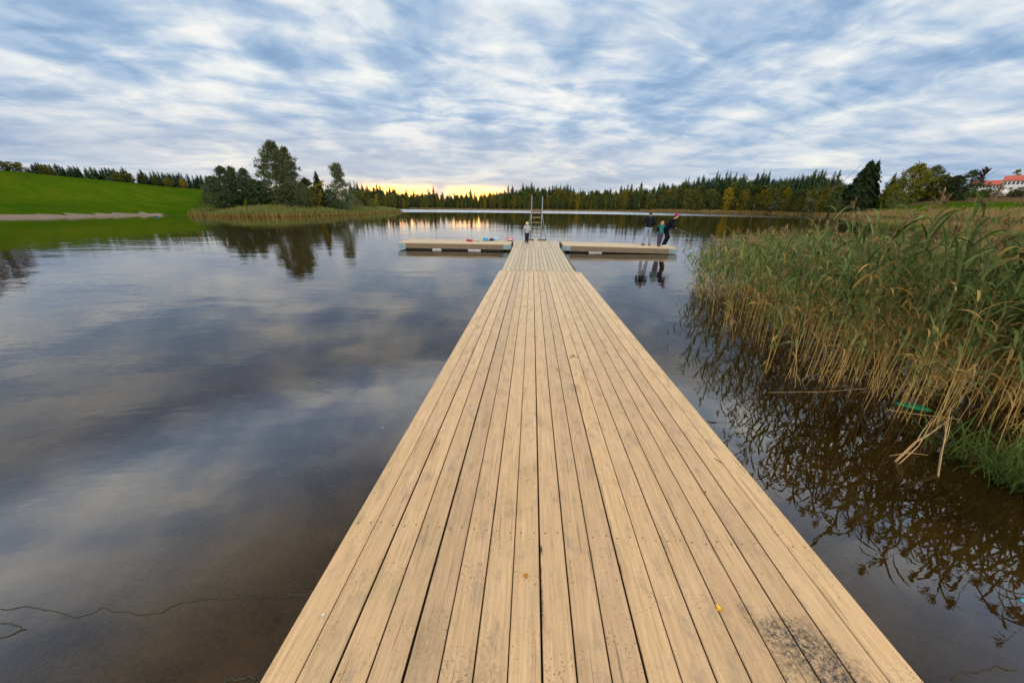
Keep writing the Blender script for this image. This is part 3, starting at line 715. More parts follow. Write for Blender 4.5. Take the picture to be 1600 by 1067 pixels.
custom_tree('birch_tree', 443, 225, D, 'tallest grey green birch on the spit with ragged open top', 'birch', .3, 'oldbirch', 'birchbark', seed=71, clumps=430, leaves=48, cr=.040, lf=.0100, prof=bigp, nl=40, fill=.35, trunk_top=.97)
custom_tree('birch_tree', 459, 232, D - 2, 'second tall birch leaning against the tallest birch', 'birch', .20, 'oldbirch', 'birchbark', seed=72, clumps=280, leaves=44, cr=.042, lf=.0105, base=.02, k=1.1, lean=.03, nl=26, fill=.35, droop=.5)
custom_tree('birch_tree', 476, 285, D - 5, 'smaller drooping birch on the lake side of the tall birches', 'birch', .34, 'oldbirch', 'birchbark', seed=73, lf=.014, droop=.8)
custom_tree('alder_tree', 484, 279, D + 6, 'dark low tree between the tall birches and the pointed spruce', 'alder', .36, 'alder', seed=74, lf=.016)
custom_tree('birch_tree', 487, 296, D - 2, 'small bright yellow green bush in front of the pointed spruce', 'bush', .36, 'olive', 'bark', seed=75, lf=.025)
custom_spruce(502, 265, D + 2, 'pointed dark spruce with yellow leaves in front of it on the spit', .20, 'fir', 76, 24, 13)
custom_tree('rowan_tree', 498, 283, D - 1, 'thin golden yellow tree growing against the pointed spruce', 'tree', .30, 'yellow', seed=77, clumps=45, leaves=16, lf=.02, prof=lambda t: (.16 if t > .5 else .06, .12 * t, 0))
custom_tree('alder_tree', 414, 284, D + 3, 'dark undergrowth alder behind the trunk of the tallest birch', 'alder', .55, 'alder', seed=82, lf=.02)
custom_tree('birch_tree', 448, 290, D - 4, 'low grey green bushy birch under the two tall birches', 'birch', .6, 'oldbirch', seed=83, lf=.018)
custom_tree('alder_tree', 515, 297, D + 1, 'low dark alder between the pointed spruce and the tufted birch', 'alder', .6, 'alder', seed=84, lf=.02)
def tuft(t):
    pts = [(0, .24), (.2, .32), (.45, .29), (.62, .18), (.72, .05), (.8, .11), (.92, .12), (1, .03)]
    return (float(np.interp(t, [a for a, _ in pts], [b for _, b in pts])), -.02, 0)
custom_tree('birch_tree', 536, 257, D + 4, 'pale trunked birch with a tuft on top at the lake end of the spit', 'birch', .2, 'greygreen', 'birchbark', seed=78, clumps=300, leaves=40, cr=.042, lf=.0115, prof=tuft, nl=24, fill=.35, trunk_top=.96)
custom_tree('willow_bush', 556, 309, D + 12, 'low grey willow bush beyond the tufted birch', 'bush', .6, 'greygreen', seed=79, clumps=60, leaves=16, lf=.03, cr=.1)
custom_tree('willow_bush', 582, 311, D + 25, 'low green willow bush near the tip of the spit', 'bush', .6, 'birch', seed=80, clumps=60, leaves=16, lf=.03, cr=.1)
custom_tree('willow_bush', 322, 309, D - 8, 'small brown green bush at the end of the green hill', 'bush', .8, 'hedge', seed=81, clumps=60, leaves=16, lf=.03, cr=.1)
# right shore
custom_spruce(1338, 250, 244, 'large dark double topped fir above the right hand shore', .33, 'fir', 91, 34, 22, 3, name='fir_tree', cat='fir', base=.0, jag=.2, w=1.12)
custom_spruce(1349, 249, 248, 'dark ragged topped fir just behind the large fir', .20, 'fir', 92, 26, 13, 3, name='fir_tree', cat='fir', jag=.45)
custom_spruce(1381, 268, 267, 'dark spruce between the large fir and the golden tree', .22, 'fir', 93, 20, 11, 2)
custom_spruce(1395, 268, 277, 'small dark spruce partly behind the golden topped tree', .2, 'fir', 94, 18, 10, 2)
custom_tree('deciduous_tree', 1412, 258, 250, 'tall olive and golden tree above the lawn', 'tree', .44, 'olive', seed=95, clumps=300, leaves=36, lf=.018)
custom_tree('deciduous_tree', 1440, 262, 258, 'grey green tree touching the tall golden tree above the lawn', 'tree', .42, 'greygreen', seed=96, clumps=260, leaves=34, lf=.018)
custom_tree('deciduous_tree', 1386, 289, 246, 'yellow green rounded tree beside the large fir', 'tree', .42, 'olive', seed=97, lf=.024, clumps=180)
custom_tree('deciduous_tree', 1399, 297, 238, 'low bright green bush on the lawn in front of the golden tree', 'bush', .5, 'birch', seed=98, lf=.025, clumps=90, leaves=22)
custom_tree('deciduous_tree', 1459, 275, 252, 'broad olive brown tree in the middle of the row above the lawn', 'tree', .56, 'olive', seed=99, lf=.02)
custom_tree('deciduous_tree', 1478, 276, 249, 'dark olive tree next to the last green tree of the row', 'tree', .50, 'hedge', seed=100, lf=.02)
custom_tree('deciduous_tree', 1499, 268, 248, 'dark green tree at the building end of the row above the lawn', 'tree', .48, 'alder', seed=101, lf=.018, clumps=160)
custom_tree('deciduous_tree', 1473, 303, 240, 'small brown bush under the olive trees above the lawn', 'bush', .7, 'hedge', seed=102, lf=.03, clumps=60, leaves=16)
custom_tree('deciduous_tree', 1563, 267, 312, 'green pointed tree behind the roofs of the white buildings', 'tree', .3, 'olive', seed=103, lf=.03, clumps=70, leaves=16)
custom_spruce(1516, 276, 307, 'dark small spruce behind the red roof of the lower building', .25, 'spruce', 104, 15, 9, 2)
custom_spruce(1596, 268, 312, 'dark spruce top behind the upper building', .25, 'spruce', 105, 15, 9, 2)
custom_tree('deciduous_tree', 1604, 284, 252, 'rust coloured tree in front of the upper white building', 'tree', .5, 'rust', seed=106, lf=.025, clumps=90, leaves=18)
for i, (px, py, w, mat, lab) in enumerate([(1275, 299, .55, 'greygreen', 'pale grey willow by the right reed shore'), (1250, 312, .8, 'olive', 'low olive willow beside the pale grey willow'), (1215, 311, .8, 'greygreen', 'round grey willow between two golden bushes'), (1300, 308, .75, 'olive', 'yellowing bush just before the large fir'), (1282, 287, .38, 'olive', 'taller yellow green tree behind the pale grey willow'),
        (1190, 298, .5, 'yellow', 'golden bushy tree among the grey willows'), (1160, 302, .5, 'yellow', 'golden round tree nearest the middle of the lake'), (1215, 283, .42, 'mixed', 'large rounded olive tree behind the grey willows')]):
    s, _ = shore(px); custom_tree('willow_tree', px, py, s + (4 if i != 7 and i != 4 else 13), lab, 'tree', w, mat, seed=110 + i, clumps=80, leaves=20, lf=.024, cr=.08)
# leaning bare pole beside the fir
p0 = at_d(1318, 283, 246); p1 = at_d(1346, 258, 246)
b = MB(); dv = p1 - p0; g0 = gz(p0.x, p0.y); st = p0 - dv * ((p0.z - g0) / dv.z); b.tube([st, p0, p1], [.12, .10, .06], 7)
tag(b.build('bare_trunk', M['bark']), 'thin bare trunk leaning towards the large fir on the right shore', 'dead tree')

# ------------------------------------------------------------------ reed belts on the far banks (mass vegetation)
def blade_belt(name, label, poly_pts, width, n, h, mats, seed, bw=.05, side=1):
    """upright blades scattered along a shore polyline"""
    r = np.random.default_rng(seed); pts = np.array(poly_pts, float); seg = np.diff(pts, axis=0); L = np.hypot(seg[:, 0], seg[:, 1]); cum = np.concatenate([[0], np.cumsum(L)])
    u = r.random(n) * cum[-1]; i = np.clip(np.searchsorted(cum, u) - 1, 0, len(seg) - 1); f = (u - cum[i]) / L[i]
    base = pts[i] + seg[i] * f[:, None]; nrm = np.stack([-seg[i][:, 1], seg[i][:, 0]], 1) / L[i][:, None] * side
    dep = r.random(n) * (width if np.isscalar(width) else np.interp(u / cum[-1], np.linspace(0, 1, len(width)), width))
    base = base + nrm * dep[:, None]; z, sd = ground_h(base); z = np.maximum(z, -.4) - .05
    hh = h * (.65 + .5 * r.random(n)) * (0.55 + 0.45 * np.minimum(1, (dep + .3) / 1.2))
    hh *= .8 + .35 * np.sin(u * .35 + np.sin(u * .13) * 3)*.5 + .1
    ang = r.random(n) * np.pi; w = bw * (.5 + r.random(n))
    lean = r.normal(size=(n, 2)) * .16 * hh[:, None]
    V = np.empty((n, 6, 3)); dx = np.stack([np.cos(ang), np.sin(ang)], 1) * w[:, None]
    V[:, 0, :2] = base - dx * .4; V[:, 1, :2] = base + dx * .4; V[:, 0, 2] = V[:, 1, 2] = z
    V[:, 2, :2] = base + lean * .35 + dx; V[:, 3, :2] = base + lean * .35 - dx; V[:, 2, 2] = V[:, 3, 2] = np.maximum(z, 0) + hh * .5
    V[:, 4, :2] = base + lean + dx * .25; V[:, 5, :2] = base + lean - dx * .25; V[:, 4, 2] = V[:, 5, 2] = np.maximum(z, 0) + hh
    k = np.arange(n)[:, None] * 6
    F = np.concatenate([k + np.array([[0, 1, 2, 3]]), k + np.array([[3, 2, 4, 5]])]); mi = np.concatenate([np.ones(n), np.zeros(n)])
    return tag(link(name, np_mesh(name, V.reshape(-1, 3), F, [M[q] for q in mats], mi)), label, 'reeds', kind='stuff')
spit = [(-65, 64.6), (-56, 62.3), (-48, 68), (-43.2, 80), (-45, 100), (-46.5, 112), (-51, 140)]
blade_belt('reed_belt', 'olive and tan reed belt in front of the trees on the spit', spit, [2, 8, 11, 8, 7, 6, 6], 17000, 1.25, ['farreed', 'farreedbase'], 1, .06, 1)
right_sh = [(81, 279.5), (125, 268.5), (159.5, 255), (157.5, 220), (145.5, 189), (151.5, 160), (139, 110)]
blade_belt('reed_belt', 'tan reed belt along the right hand far shore', right_sh, [1.5, 2.5, 4, 6, 10, 12, 12], 11000, 1.8, ['tanreed', 'tanreed'], 2, .08, 1)
blade_belt('reed_belt', 'thin brown sedge strip under the forest in the middle of the far shore', [(-86, 250.5), (-52, 266.5), (-16, 277.5), (30, 280.5), (81, 279.5)], 1.6, 4500, .9, ['tanreed', 'farreedbase'], 3, .09, 1)

# ------------------------------------------------------------------ foreground reeds
rr = np.random.default_rng(42)
class Geo:
    def __init__(s): s.V = []; s.F = []; s.m = []; s.o = 0
    def add(s, V, F, mi): s.V.append(np.asarray(V)); s.F.append(np.asarray(F) + s.o); s.m.append(np.full(len(F), mi)); s.o += len(V)
    def mesh(s, name, mats): return np_mesh(name, np.concatenate(s.V), np.concatenate(s.F), mats, np.concatenate(s.m))
def stem_geo(path, r0, r1, n=4):
    m_ = len(path); V = []
    for i, p in enumerate(path):
        r_ = r0 + (r1 - r0) * i / (m_ - 1)
        for j in range(n):
            a = 2 * np.pi * j / n; V.append(p + np.array([np.cos(a), np.sin(a), 0]) * r_)
    F = [(i * n + j, i * n + (j + 1) % n, (i + 1) * n + (j + 1) % n, (i + 1) * n + j) for i in range(m_ - 1) for j in range(n)]
    return np.array(V), np.array(F)
def leaf_geo(p, az, L, w, up, droop, seg=6, twist=0.0):
    """arching ribbon with a shallow fold"""
    d = np.array([np.cos(az), np.sin(az), 0]); sd = np.array([-d[1], d[0], 0]); V = []; el = up; q = np.array(p, float)
    for i in range(seg + 1):
        t = i / seg; ww = w * (math.sin(math.pi * min(1, t * .92 + .12)) ** .7) * (1 if t < 1 else .05)
        s2 = sd * math.cos(twist * t) + np.array([0, 0, 1]) * math.sin(twist * t)
        V += [q - s2 * ww, q + s2 * ww]
        q = q + (d * math.cos(el) + np.array([0, 0, math.sin(el)])) * L / seg; el -= droop / seg * (0.5 + t)
    F = [(2 * i, 2 * i + 1, 2 * i + 3, 2 * i + 2) for i in range(seg)]
    return np.array(V), np.array(F)
def reed_parts(r, h, lean, panicle, wind):
    """returns stem, leaves, panicle geometry around the origin (water level z = 0)"""
    m_ = 7; path = []
    for i in range(m_):
        t = i / (m_ - 1); z = -.45 + (h + .45) * t; s = max(0, z) / h
        path.append(np.array([lean[0] * s ** 1.6, lean[1] * s ** 1.6, z - .12 * math.hypot(*lean) * s ** 2]))
    path = np.array(path); st = Geo(); V, F = stem_geo(path, .0045, .0019); st.add(V, F, 0)
    lv = Geo(); nl = int(r.integers(8, 13))
    def at(s):
        z = np.linspace(0, 1, m_); return np.array([np.interp(s, z, path[:, k]) for k in range(3)])
    a0 = r.random() * 6.28
    for i in range(nl):
        s = .38 + .59 * (i + r.random() * .6) / nl; s = min(s, .985)
        az = a0 + i * np.pi + r.normal(0, .55); az = wind + (((az - wind + np.pi) % (2 * np.pi)) - np.pi) * .85
        L = (.24 + .22 * r.random()) * (1.15 - .5 * abs(s - .7)); dry = s < .52 and r.random() < .6 or r.random() < .09
        V, F = leaf_geo(at(s), az, L, (.0105 + .0085 * r.random()) * (.8 if dry else 1), r.uniform(.75, 1.25), r.uniform(1.0, 2.5) * (1.3 if dry else 1), 6, r.normal(0, .7)); lv.add(V, F, 1 if dry else 0)
    # dead leaves and sheaths low down
    for i in range(int(r.integers(1, 5))):
        V, F = leaf_geo(at(r.uniform(.25, .45)), r.random() * 6.28, .22 + .2 * r.random(), .005, r.uniform(-.2, .8), r.uniform(1.5, 3.2), 5); lv.add(V, F, 1)
    pn = None
    if panicle:
        pn = Geo(); top = path[-1]
        for i in range(34):
            t = r.random(); b_ = top + np.array([0, 0, -.02 + .15 * t]); V, F = leaf_geo(b_, wind + r.normal(0, .9), (.06 + .07 * r.random()) * (1.25 - t), .0055, r.uniform(.3, 1.2), r.uniform(.6, 1.8), 3); pn.add(V, F, 0)
    return st, lv, pn
BED = [(4.15, 8.9), (3.75, 7.6), (3.55, 6.4), (3.5, 5.3), (3.5, 4.6), (3.75, 4.0), (4.15, 3.75), (4.45, 3.35), (4.7, 2.95), (5.2, 2.5), (7, 1.5), (13, 6), (16, 11), (12, 15), (7.5, 14.5), (5.6, 12.6), (4.75, 10.8)]
BP = np.array(BED)
def poly_in(P):
    a = BP; b = np.roll(BP, -1, 0); ins = np.zeros(len(P), bool); dm = np.full(len(P), 1e9)
    for i in range(len(a)):
        e = b[i] - a[i]; w_ = P - a[i]; t = np.clip((w_ @ e) / (e @ e), 0, 1); d = w_ - t[:, None] * e; dm = np.minimum(dm, np.hypot(d[:, 0], d[:, 1]))
        c = (a[i, 1] > P[:, 1]) != (b[i, 1] > P[:, 1])
        with np.errstate(divide='ignore', invalid='ignore'): xi = a[i, 0] + (P[:, 1] - a[i, 1]) * e[0] / e[1]
        ins ^= c & (P[:, 0] < xi)
    return ins, dm
P = rr.random((16000, 2)) * np.array([13, 14]) + np.array([3.3, 1.4])
ins, dm = poly_in(P)
clmp = .55 + .9 * (np.sin(P[:, 0] * 4.1 + np.sin(P[:, 1] * 2.3) * 2) * np.sin(P[:, 1] * 3.3 + 1.1) > -.25)
keep = ins & (rr.random(len(P)) < clmp * np.clip(np.where(P[:, 1] > 5, .03 + dm * .12, .13 + dm * .32), 0, 1) * np.where(dm > 2.6, .45, 1.0))
P = P[keep]; dm = dm[keep]
order = np.argsort(np.hypot(P[:, 0], P[:, 1]) + dm * 1.2); P = P[order]; dm = dm[order]
def reed_height(x, y, d_in):
    dist = math.hypot(x, y); base = (1.06 if x > 4.6 and y < 6 else 1.0) * np.interp(dist, [3.5, 5.5, 8, 11, 15], [2.28, 2.32, 2.02, 1.58, 1.45])
    hv = base * (.66 + .34 * min(1, d_in / 1.2)) * (np.clip(rr.normal(.91, .12), .6, 1.12) + (rr.uniform(.05, .20) if rr.random() < .16 and dist < 8 else 0))
    return min(hv, 2.42 + rr.uniform(-.12, .10))
var = []
N_IND = 240
for vi in range(14):
    r = np.random.default_rng(200 + vi); st, lv, pn = reed_parts(r, 1.0 * 2.0, (r.normal(-.12, .2), r.normal(.05, .2)), vi % 5 in (0, 2, 3), 2.4)
    var.append((st.mesh('stem', M['reedstem']), lv.mesh('leaves', [M['reedleaf'], M['reedleafdry']]), pn.mesh('panicle', M['panicle']) if pn else None))
for i in range(min(N_IND, len(P))):
    x, y = P[i]; st, lv, pn = var[int(rr.integers(len(var)))]; h = reed_height(x, y, dm[i]) / 2.0
    o = empty('reed', (x, y, 0), rr.normal(0, .5)); o.scale = (h * .9, h * .9, h)
    o.rotation_euler = (rr.normal(0, .07), rr.normal(-.03, .08), rr.normal(0, .5))
    tag(o, 'green common reed with straw stem standing in the near edge of the foreground reed bed', 'reed', 'reeds along the near edge of the reed bed')
    link('stem', st, o); link('foliage', lv, o)
    if pn and rr.random() < .9: link('panicle', pn, o)
g = Geo()
for i in range(N_IND, len(P)):
    x, y = P[i]; h = reed_height(x, y, dm[i]); out = max(0, 1 - dm[i] / 1.2)
    st, lv, pn = reed_parts(rr, h, (rr.normal(-.10 - .20 * out, .17), rr.normal(.05, .17)), rr.random() < .55, 2.4)
    off = np.array([x, y, 0])
    for gg, mm in ((st, 0), (lv, 1), (pn, 3)):
        if gg is None: continue
        for V, F, mi in zip(gg.V, gg.F, gg.m):
            V2 = V + off; nloc = F - F.min(); g.V.append(V2); g.F.append(nloc + g.o); g.m.append(np.full(len(F), mm + (mi[0] if mm == 1 else 0))); g.o += len(V)
tag(link('reed_bed', g.mesh('reed_bed', [M['reedstem'], M['reedleaf'], M['reedleafdry'], M['panicle']])), 'dense inner mass of the foreground reed bed right of the jetty', 'reeds', kind='stuff')
# the single tall reed with the dark plume
r = np.random.default_rng(77); tp = at_d(1541, 268, 5.6); bq = at_d(1543, 420, 5.7); base = Vector((bq.x, bq.y, 0))
st, lv, pn = reed_parts(r, tp.z - .1, (tp.x - base.x, tp.y - base.y), False, 2.4)
o = tag(empty('reed', base), 'tallest reed with a dark plume standing out against the white buildings', 'reed')
link('stem', st.mesh('stem', M['reedstem']), o); link('foliage', lv.mesh('leaves', [M['reedleaf'], M['reedleafdry']]), o)
pn = Geo(); top = np.array(tp - base) + np.array([0, 0, -.10])
for i in range(34):
    t = i / 34; V, F = leaf_geo(top + np.array([0, 0, .13 * t]), r.choice([-.2, 3.0]) + r.normal(0, .8), .12 * (1.2 - t), .007, r.uniform(.4, 1.1), r.uniform(.1, .9), 3); pn.add(V, F, 0)
link('panicle', pn.mesh('panicle', M['darkpanicle']), o)
# stray stalks
def stalk(name, pts, r_, label, mat='palestem', cat='reed stalk'):
    q = MB(); q.tube(pts, r_, 6); tag(q.build(name, M[mat], None, True), label, cat)
def bundle(pa, pb, zb, label, seed):
    r_ = random.Random(seed); a = at_z(*pa, 0); b_ = at_z(*pb, zb); q = MB(); dv = b_ - a
    for i in range(4):
        o1 = Vector((r_.uniform(-.012, .012), r_.uniform(-.02, .02), 0)); o2 = Vector((r_.uniform(-.03, .03), r_.uniform(-.03, .03), r_.uniform(-.03, .02)))
        t1 = r_.uniform(.75, 1.1)
        q.tube([a - dv * .2 + o1, a + o1, a + dv * .35 + o1 + Vector((0, 0, r_.uniform(-.01, .02))), a + dv * .7 * t1 + o2, a + dv * t1 + o2 * 1.5], [.003, .0045, .004, .0035, .0015], 5)
    tag(q.build('broken_reed', M['palestem'], None, True), label, 'reed stalk')
bundle((1402, 722), (1488, 640), .5, 'pale broken reed slanting down to the water left of the sedge tufts', 1)
bundle((1468, 744), (1484, 636), .5, 'pale broken reed standing nearly upright in front of the sedge tufts', 2)
stalk('broken_reed', [at_z(1200, 613, .01), at_z(1290, 612, .03), at_z(1352, 607, .05), at_z(1420, 600, .12)], [.002, .003, .004, .003], 'straw coloured reed stalk lying flat on the water before the reeds')
stalk('broken_reed', [at_z(1385, 640, .01), at_z(1440, 648, .02), at_z(1500, 655, .02)], [.003, .004, .004], 'orange brown stalk floating beside the green float', 'reedstem')
stalk('broken_reed', [at_z(1390, 712, .01), at_z(1420, 707, .02), at_z(1450, 711, .01)], [.002, .004, .003], 'short brown stalk floating below the broken reeds', 'reedstem')
# sedge tufts
for i, (px, py, n, lab) in enumerate([(1495, 715, 60, 'bright green sedge tuft nearest to the broken reeds'), (1560, 745, 110, 'large bright green sedge tuft at the edge of the reed bed'), (1615, 770, 90, 'green sedge tuft at the outer corner of the reed bed')]):
    p = at_z(px, py, 0); q = Geo(); r = np.random.default_rng(300 + i)
    for j in range(n):
        V, F = leaf_geo(np.array([r.normal(0, .10), r.normal(0, .08), -.1]), r.random() * 6.28, r.uniform(.45, .85), .0045, r.uniform(.95, 1.45), r.uniform(.8, 2.2), 7); q.add(V, F, 0)
    o = link('sedge_tuft', q.mesh('sedge_tuft', M['sedge'])); o.location = p; tag(o, lab, 'sedge')
# green float among the reeds, teal scrap
M['greenplastic'] = simple_mat('green_plastic', (0.0, 0.16, 0.055), 0.35, 0.2); M['teal'] = simple_mat('teal_plastic', (0.02, 0.35, 0.40), 0.5, 0.2)
p = at_z(1426, 636, .0); q = MB(); q.sphere((0, 0, .005), .17, .055, .035, 24, 10); q.tube([(-.12, 0, .035), (0, 0, .043), (.12, 0, .035)], .006, 6)
o = q.build('plastic_float', M['greenplastic'], None, True); o.location = p; o.rotation_euler.z = R(-28); tag(o, 'flat oval green plastic float lying in the water at the foot of the reeds', 'float')
p = at_z(1597, 938, .0); q = MB(); q.add([(-.02, -.012, .004), (.018, -.016, .006), (.024, .012, .012), (-.016, .014, .010), (-.02, -.012, -.001), (.018, -.016, .001), (.024, .012, .007), (-.016, .014, .005)], [(0, 1, 2, 3), (7, 6, 5, 4), (0, 4, 5, 1), (1, 5, 6, 2), (2, 6, 7, 3), (3, 7, 4, 0)])
o = q.build('plastic_scrap', M['teal']); o.location = p; o.scale = (.55, .55, .55); tag(o, 'small teal plastic scrap floating in the dark water', 'litter')
# drifting water plants
M['weed'] = simple_mat('dark_water_weed', (0.035, 0.028, 0.012), 0.6, 0.3)
def weed(pxs, label, w=.004):
    pts = [at_z(x, y, .0015) for x, y in pxs]; q = MB(); out = []
    r_ = random.Random(len(pxs))
    for a, b_ in zip(pts, pts[1:]):
        for t in (0, .33, .66): out.append(a.lerp(b_, t) + Vector((r_.uniform(-.008, .008), r_.uniform(-.008, .008), 0)))
    out.append(pts[-1]); q.tube(out, w, 5)
    tag(q.build('water_weed', M['weed']), label, 'water plant')
weed([(0, 952), (40, 948), (70, 952), (120, 966), (160, 950), (215, 960), (255, 955), (285, 940), (330, 936), (400, 934), (455, 928), (490, 912)], 'long dark trailing weed stem floating left of the jetty', .0025)
weed([(452, 912), (470, 920), (490, 917), (488, 926), (468, 930), (450, 926)], 'small curled tangle of weed close to the left jetty edge', .004)
weed([(0, 975), (22, 976), (42, 982), (30, 986), (0, 996)], 'dark weed knot at the near left water', .003)
weed([(340, 1067), (362, 1062), (385, 1058), (400, 1063)], 'short dark weed piece beside the near end of the jetty', .006)
weed([(1488, 1062), (1510, 1050), (1530, 1048), (1560, 1042), (1590, 1046)], 'dark weed stem floating at the near right water', .004)

for px, py, lab in [(626, 633, 'tiny white floating speck nearest the left jetty edge'), (598, 668, 'tiny white floating speck farther from the left jetty edge')]:
    q = MB(); q.sphere((0, 0, .003), .011, .008, .005, 8, 5); o = q.build('floating_petal', M['whitefoam'], None, True); o.location = at_z(px, py, 0); tag(o, lab, 'petal')
# ------------------------------------------------------------------ small things on the jetty
M['leafyellow'] = simple_mat('fallen_yellow_leaf', (0.72, 0.42, 0.02), 0.6, 0.25, 60); M['leaforange'] = simple_mat('fallen_orange_leaf', (0.55, 0.25, 0.03), 0.6, 0.3, 60)
M['leafrust'] = simple_mat('fallen_rust_leaf', (0.40, 0.12, 0.03), 0.6, 0.3, 60); M['white'] = simple_mat('white_paint', (0.75, 0.73, 0.68), 0.6, 0.1)
def leaf(px, py, L, w, rz, mat, label):
    p = at_z(px, py, .47); p.z = deck_z(p.y) + .003
    for _ in range(4):
        p = at_z(px, py, deck_z(p.y) + .004)
    q = MB(); n = 7; vs = []; fs = []
    for i in range(n):
        t = i / (n - 1); ww = w * math.sin(math.pi * (t * .9 + .05)) ** .8 * (1.15 - .4 * t); x = (t - .5) * L; cv = .012 * (t - .5) ** 2 * 4 * L / .05
        vs += [(x, -ww, cv + .006), (x, 0, cv), (x, ww, cv + .004 + .006 * math.sin(i * 1.7)), (x, -ww, cv + .005), (x, 0, cv - .001), (x, ww, cv + .003 + .006 * math.sin(i * 1.7))]
    for i in range(n - 1):
        a_ = i * 6
        for s_ in (0, 1): fs += [(a_ + s_, a_ + s_ + 6, a_ + s_ + 7, a_ + s_ + 1), (a_ + s_ + 3, a_ + s_ + 4, a_ + s_ + 10, a_ + s_ + 9)]
    q.add(vs, fs); q.tube([(-L * .5, 0, .002), (-L * .5 - .012, .004, .004)], .001, 5)
    o = q.build('fallen_leaf', M[mat]); o.location = p; o.rotation_euler.z = rz; tag(o, label, 'leaf')
leaf(1123, 951, .034, .0125, 2.2, 'leafyellow', 'bright yellow fallen leaf near the dark stain on the jetty')
leaf(822, 899, .024, .012, .4, 'leaforange', 'orange crumpled fallen leaf in the middle of the jetty')
leaf(1101, 769, .022, .008, .2, 'leafrust', 'small rust coloured fallen leaf towards the right jetty edge')
leaf(505, 962, .018, .006, 1.9, 'white', 'small whitish petal lying on the left edge of the jetty')
def twig(pa, pb, r_, label):
    za = .46
    A = at_z(*pa, za); B = at_z(*pb, za)
    for _ in range(3): A = at_z(*pa, deck_z(A.y) + r_); B = at_z(*pb, deck_z(B.y) + r_)
    q = MB(); q.tube([A, A.lerp(B, .5) + Vector((.006, 0, .002)), B], [r_, r_ * .9, r_ * .4], 5); tag(q.build('twig', M['bark']), label, 'twig')
twig((1116, 716), (1131, 726), .003, 'thin brown twig lying near the right jetty edge')
q = MB(); rq = random.Random(4); c0 = at_z(896, 556, .42)
for i in range(12): q.sphere((rq.gauss(0, .035), rq.gauss(0, .04), .004), .009 * rq.uniform(.5, 1.3), .007, .005, 7, 5)
o = q.build('bird_dropping', M['rubber']); o.location = (c0.x, c0.y, deck_z(c0.y) + .001); tag(o, 'small dark crumbly dropping on the middle of the jetty', 'dropping')

# things lying on the left pontoon
CM = {n: simple_mat('cloth_' + n, c, .8, .15, 10) for n, c in dict(red=(.36, .03, .04), pink=(.62, .10, .13), blue=(.02, .30, .52), navy=(.02, .03, .06), paleblue=(.34, .44, .66), olive=(.16, .16, .05), offwhite=(.62, .6, .58)).items()}
def lump(name, px, py, prims, mat, label, cat, extra=()):
    p = at_z(px, py, .405); o = empty(name, (p.x, p.y, .402)); tag(o, label, cat)
    for nm, mt, pr in ((prims[0], mat, prims[1]),) + tuple(extra):
        q = MB()
        for e in pr:
            if e[0] == 's': q.sphere(e[1], *e[2], nu=14, nv=10)
            elif e[0] == 'b': q.box(*e[1])
            else: q.tube(*e[1:])
        q.build(nm, CM[mt], o, True)
lump('life_vest', 733.5, 377.5, ('body', [('s', (-.09, 0, .07), (.10, .08, .07)), ('s', (.09, 0, .06), (.11, .08, .06)), ('s', (0, .08, .06), (.14, .07, .05))]), 'red', 'dark red crumpled garment lying farthest out on the left pontoon', 'garment')
lump('flat_net', 744.5, 377.5, ('handle', [('t', [(-.2, 0, .02), (.1, .0, .02)], .012, 6)]), 'olive', 'olive flat small item beside the dark red garment', 'net', (('hoop', 'olive', [('t', [(.1 + .09 * math.cos(a), .09 * math.sin(a), .02) for a in np.linspace(3.14, 9.42, 13)], .010, 6)]),))
lump('tackle_box', 758.5, 376.5, ('body', [('b', (-.13, .13, -.08, .08, .0, .12))]), 'blue', 'bright blue small box lying on the left pontoon', 'box', (('lid', 'blue', [('b', (-.14, .14, -.09, .09, .122, .165))]), ('handle', 'offwhite', [('t', [(-.05, 0, .165), (-.05, 0, .20), (.05, 0, .20), (.05, 0, .165)], .008, 6)])))
lump('jacket', 768.5, 376.5, ('body', [('s', (0, 0, .08), (.13, .09, .08)), ('s', (-.13, .02, .04), (.09, .05, .04))]), 'navy', 'navy blue garment heaped next to the pale blue one', 'garment')
lump('jacket', 774, 375.8, ('body', [('s', (0, .04, .10), (.12, .09, .10)), ('s', (.10, -.02, .05), (.09, .07, .05))]), 'paleblue', 'pale blue garment heaped next to the navy one', 'garment')
lump('life_vest', 796.5, 376.5, ('body', [('s', (-.10, 0, .12), (.10, .09, .12)), ('s', (.09, .02, .09), (.13, .09, .09))]), 'pink', 'pink and white life vest lying beside the middle platform', 'life vest', (('stripe', 'offwhite', [('s', (.0, -.05, .12), (.16, .06, .025)), ('s', (.02, -.06, .06), (.17, .05, .02))]), ('strap', 'navy', [('t', [(-.05, -.1, .02), (.08, -.12, .02), (.16, -.09, .015)], .018, 6)])))

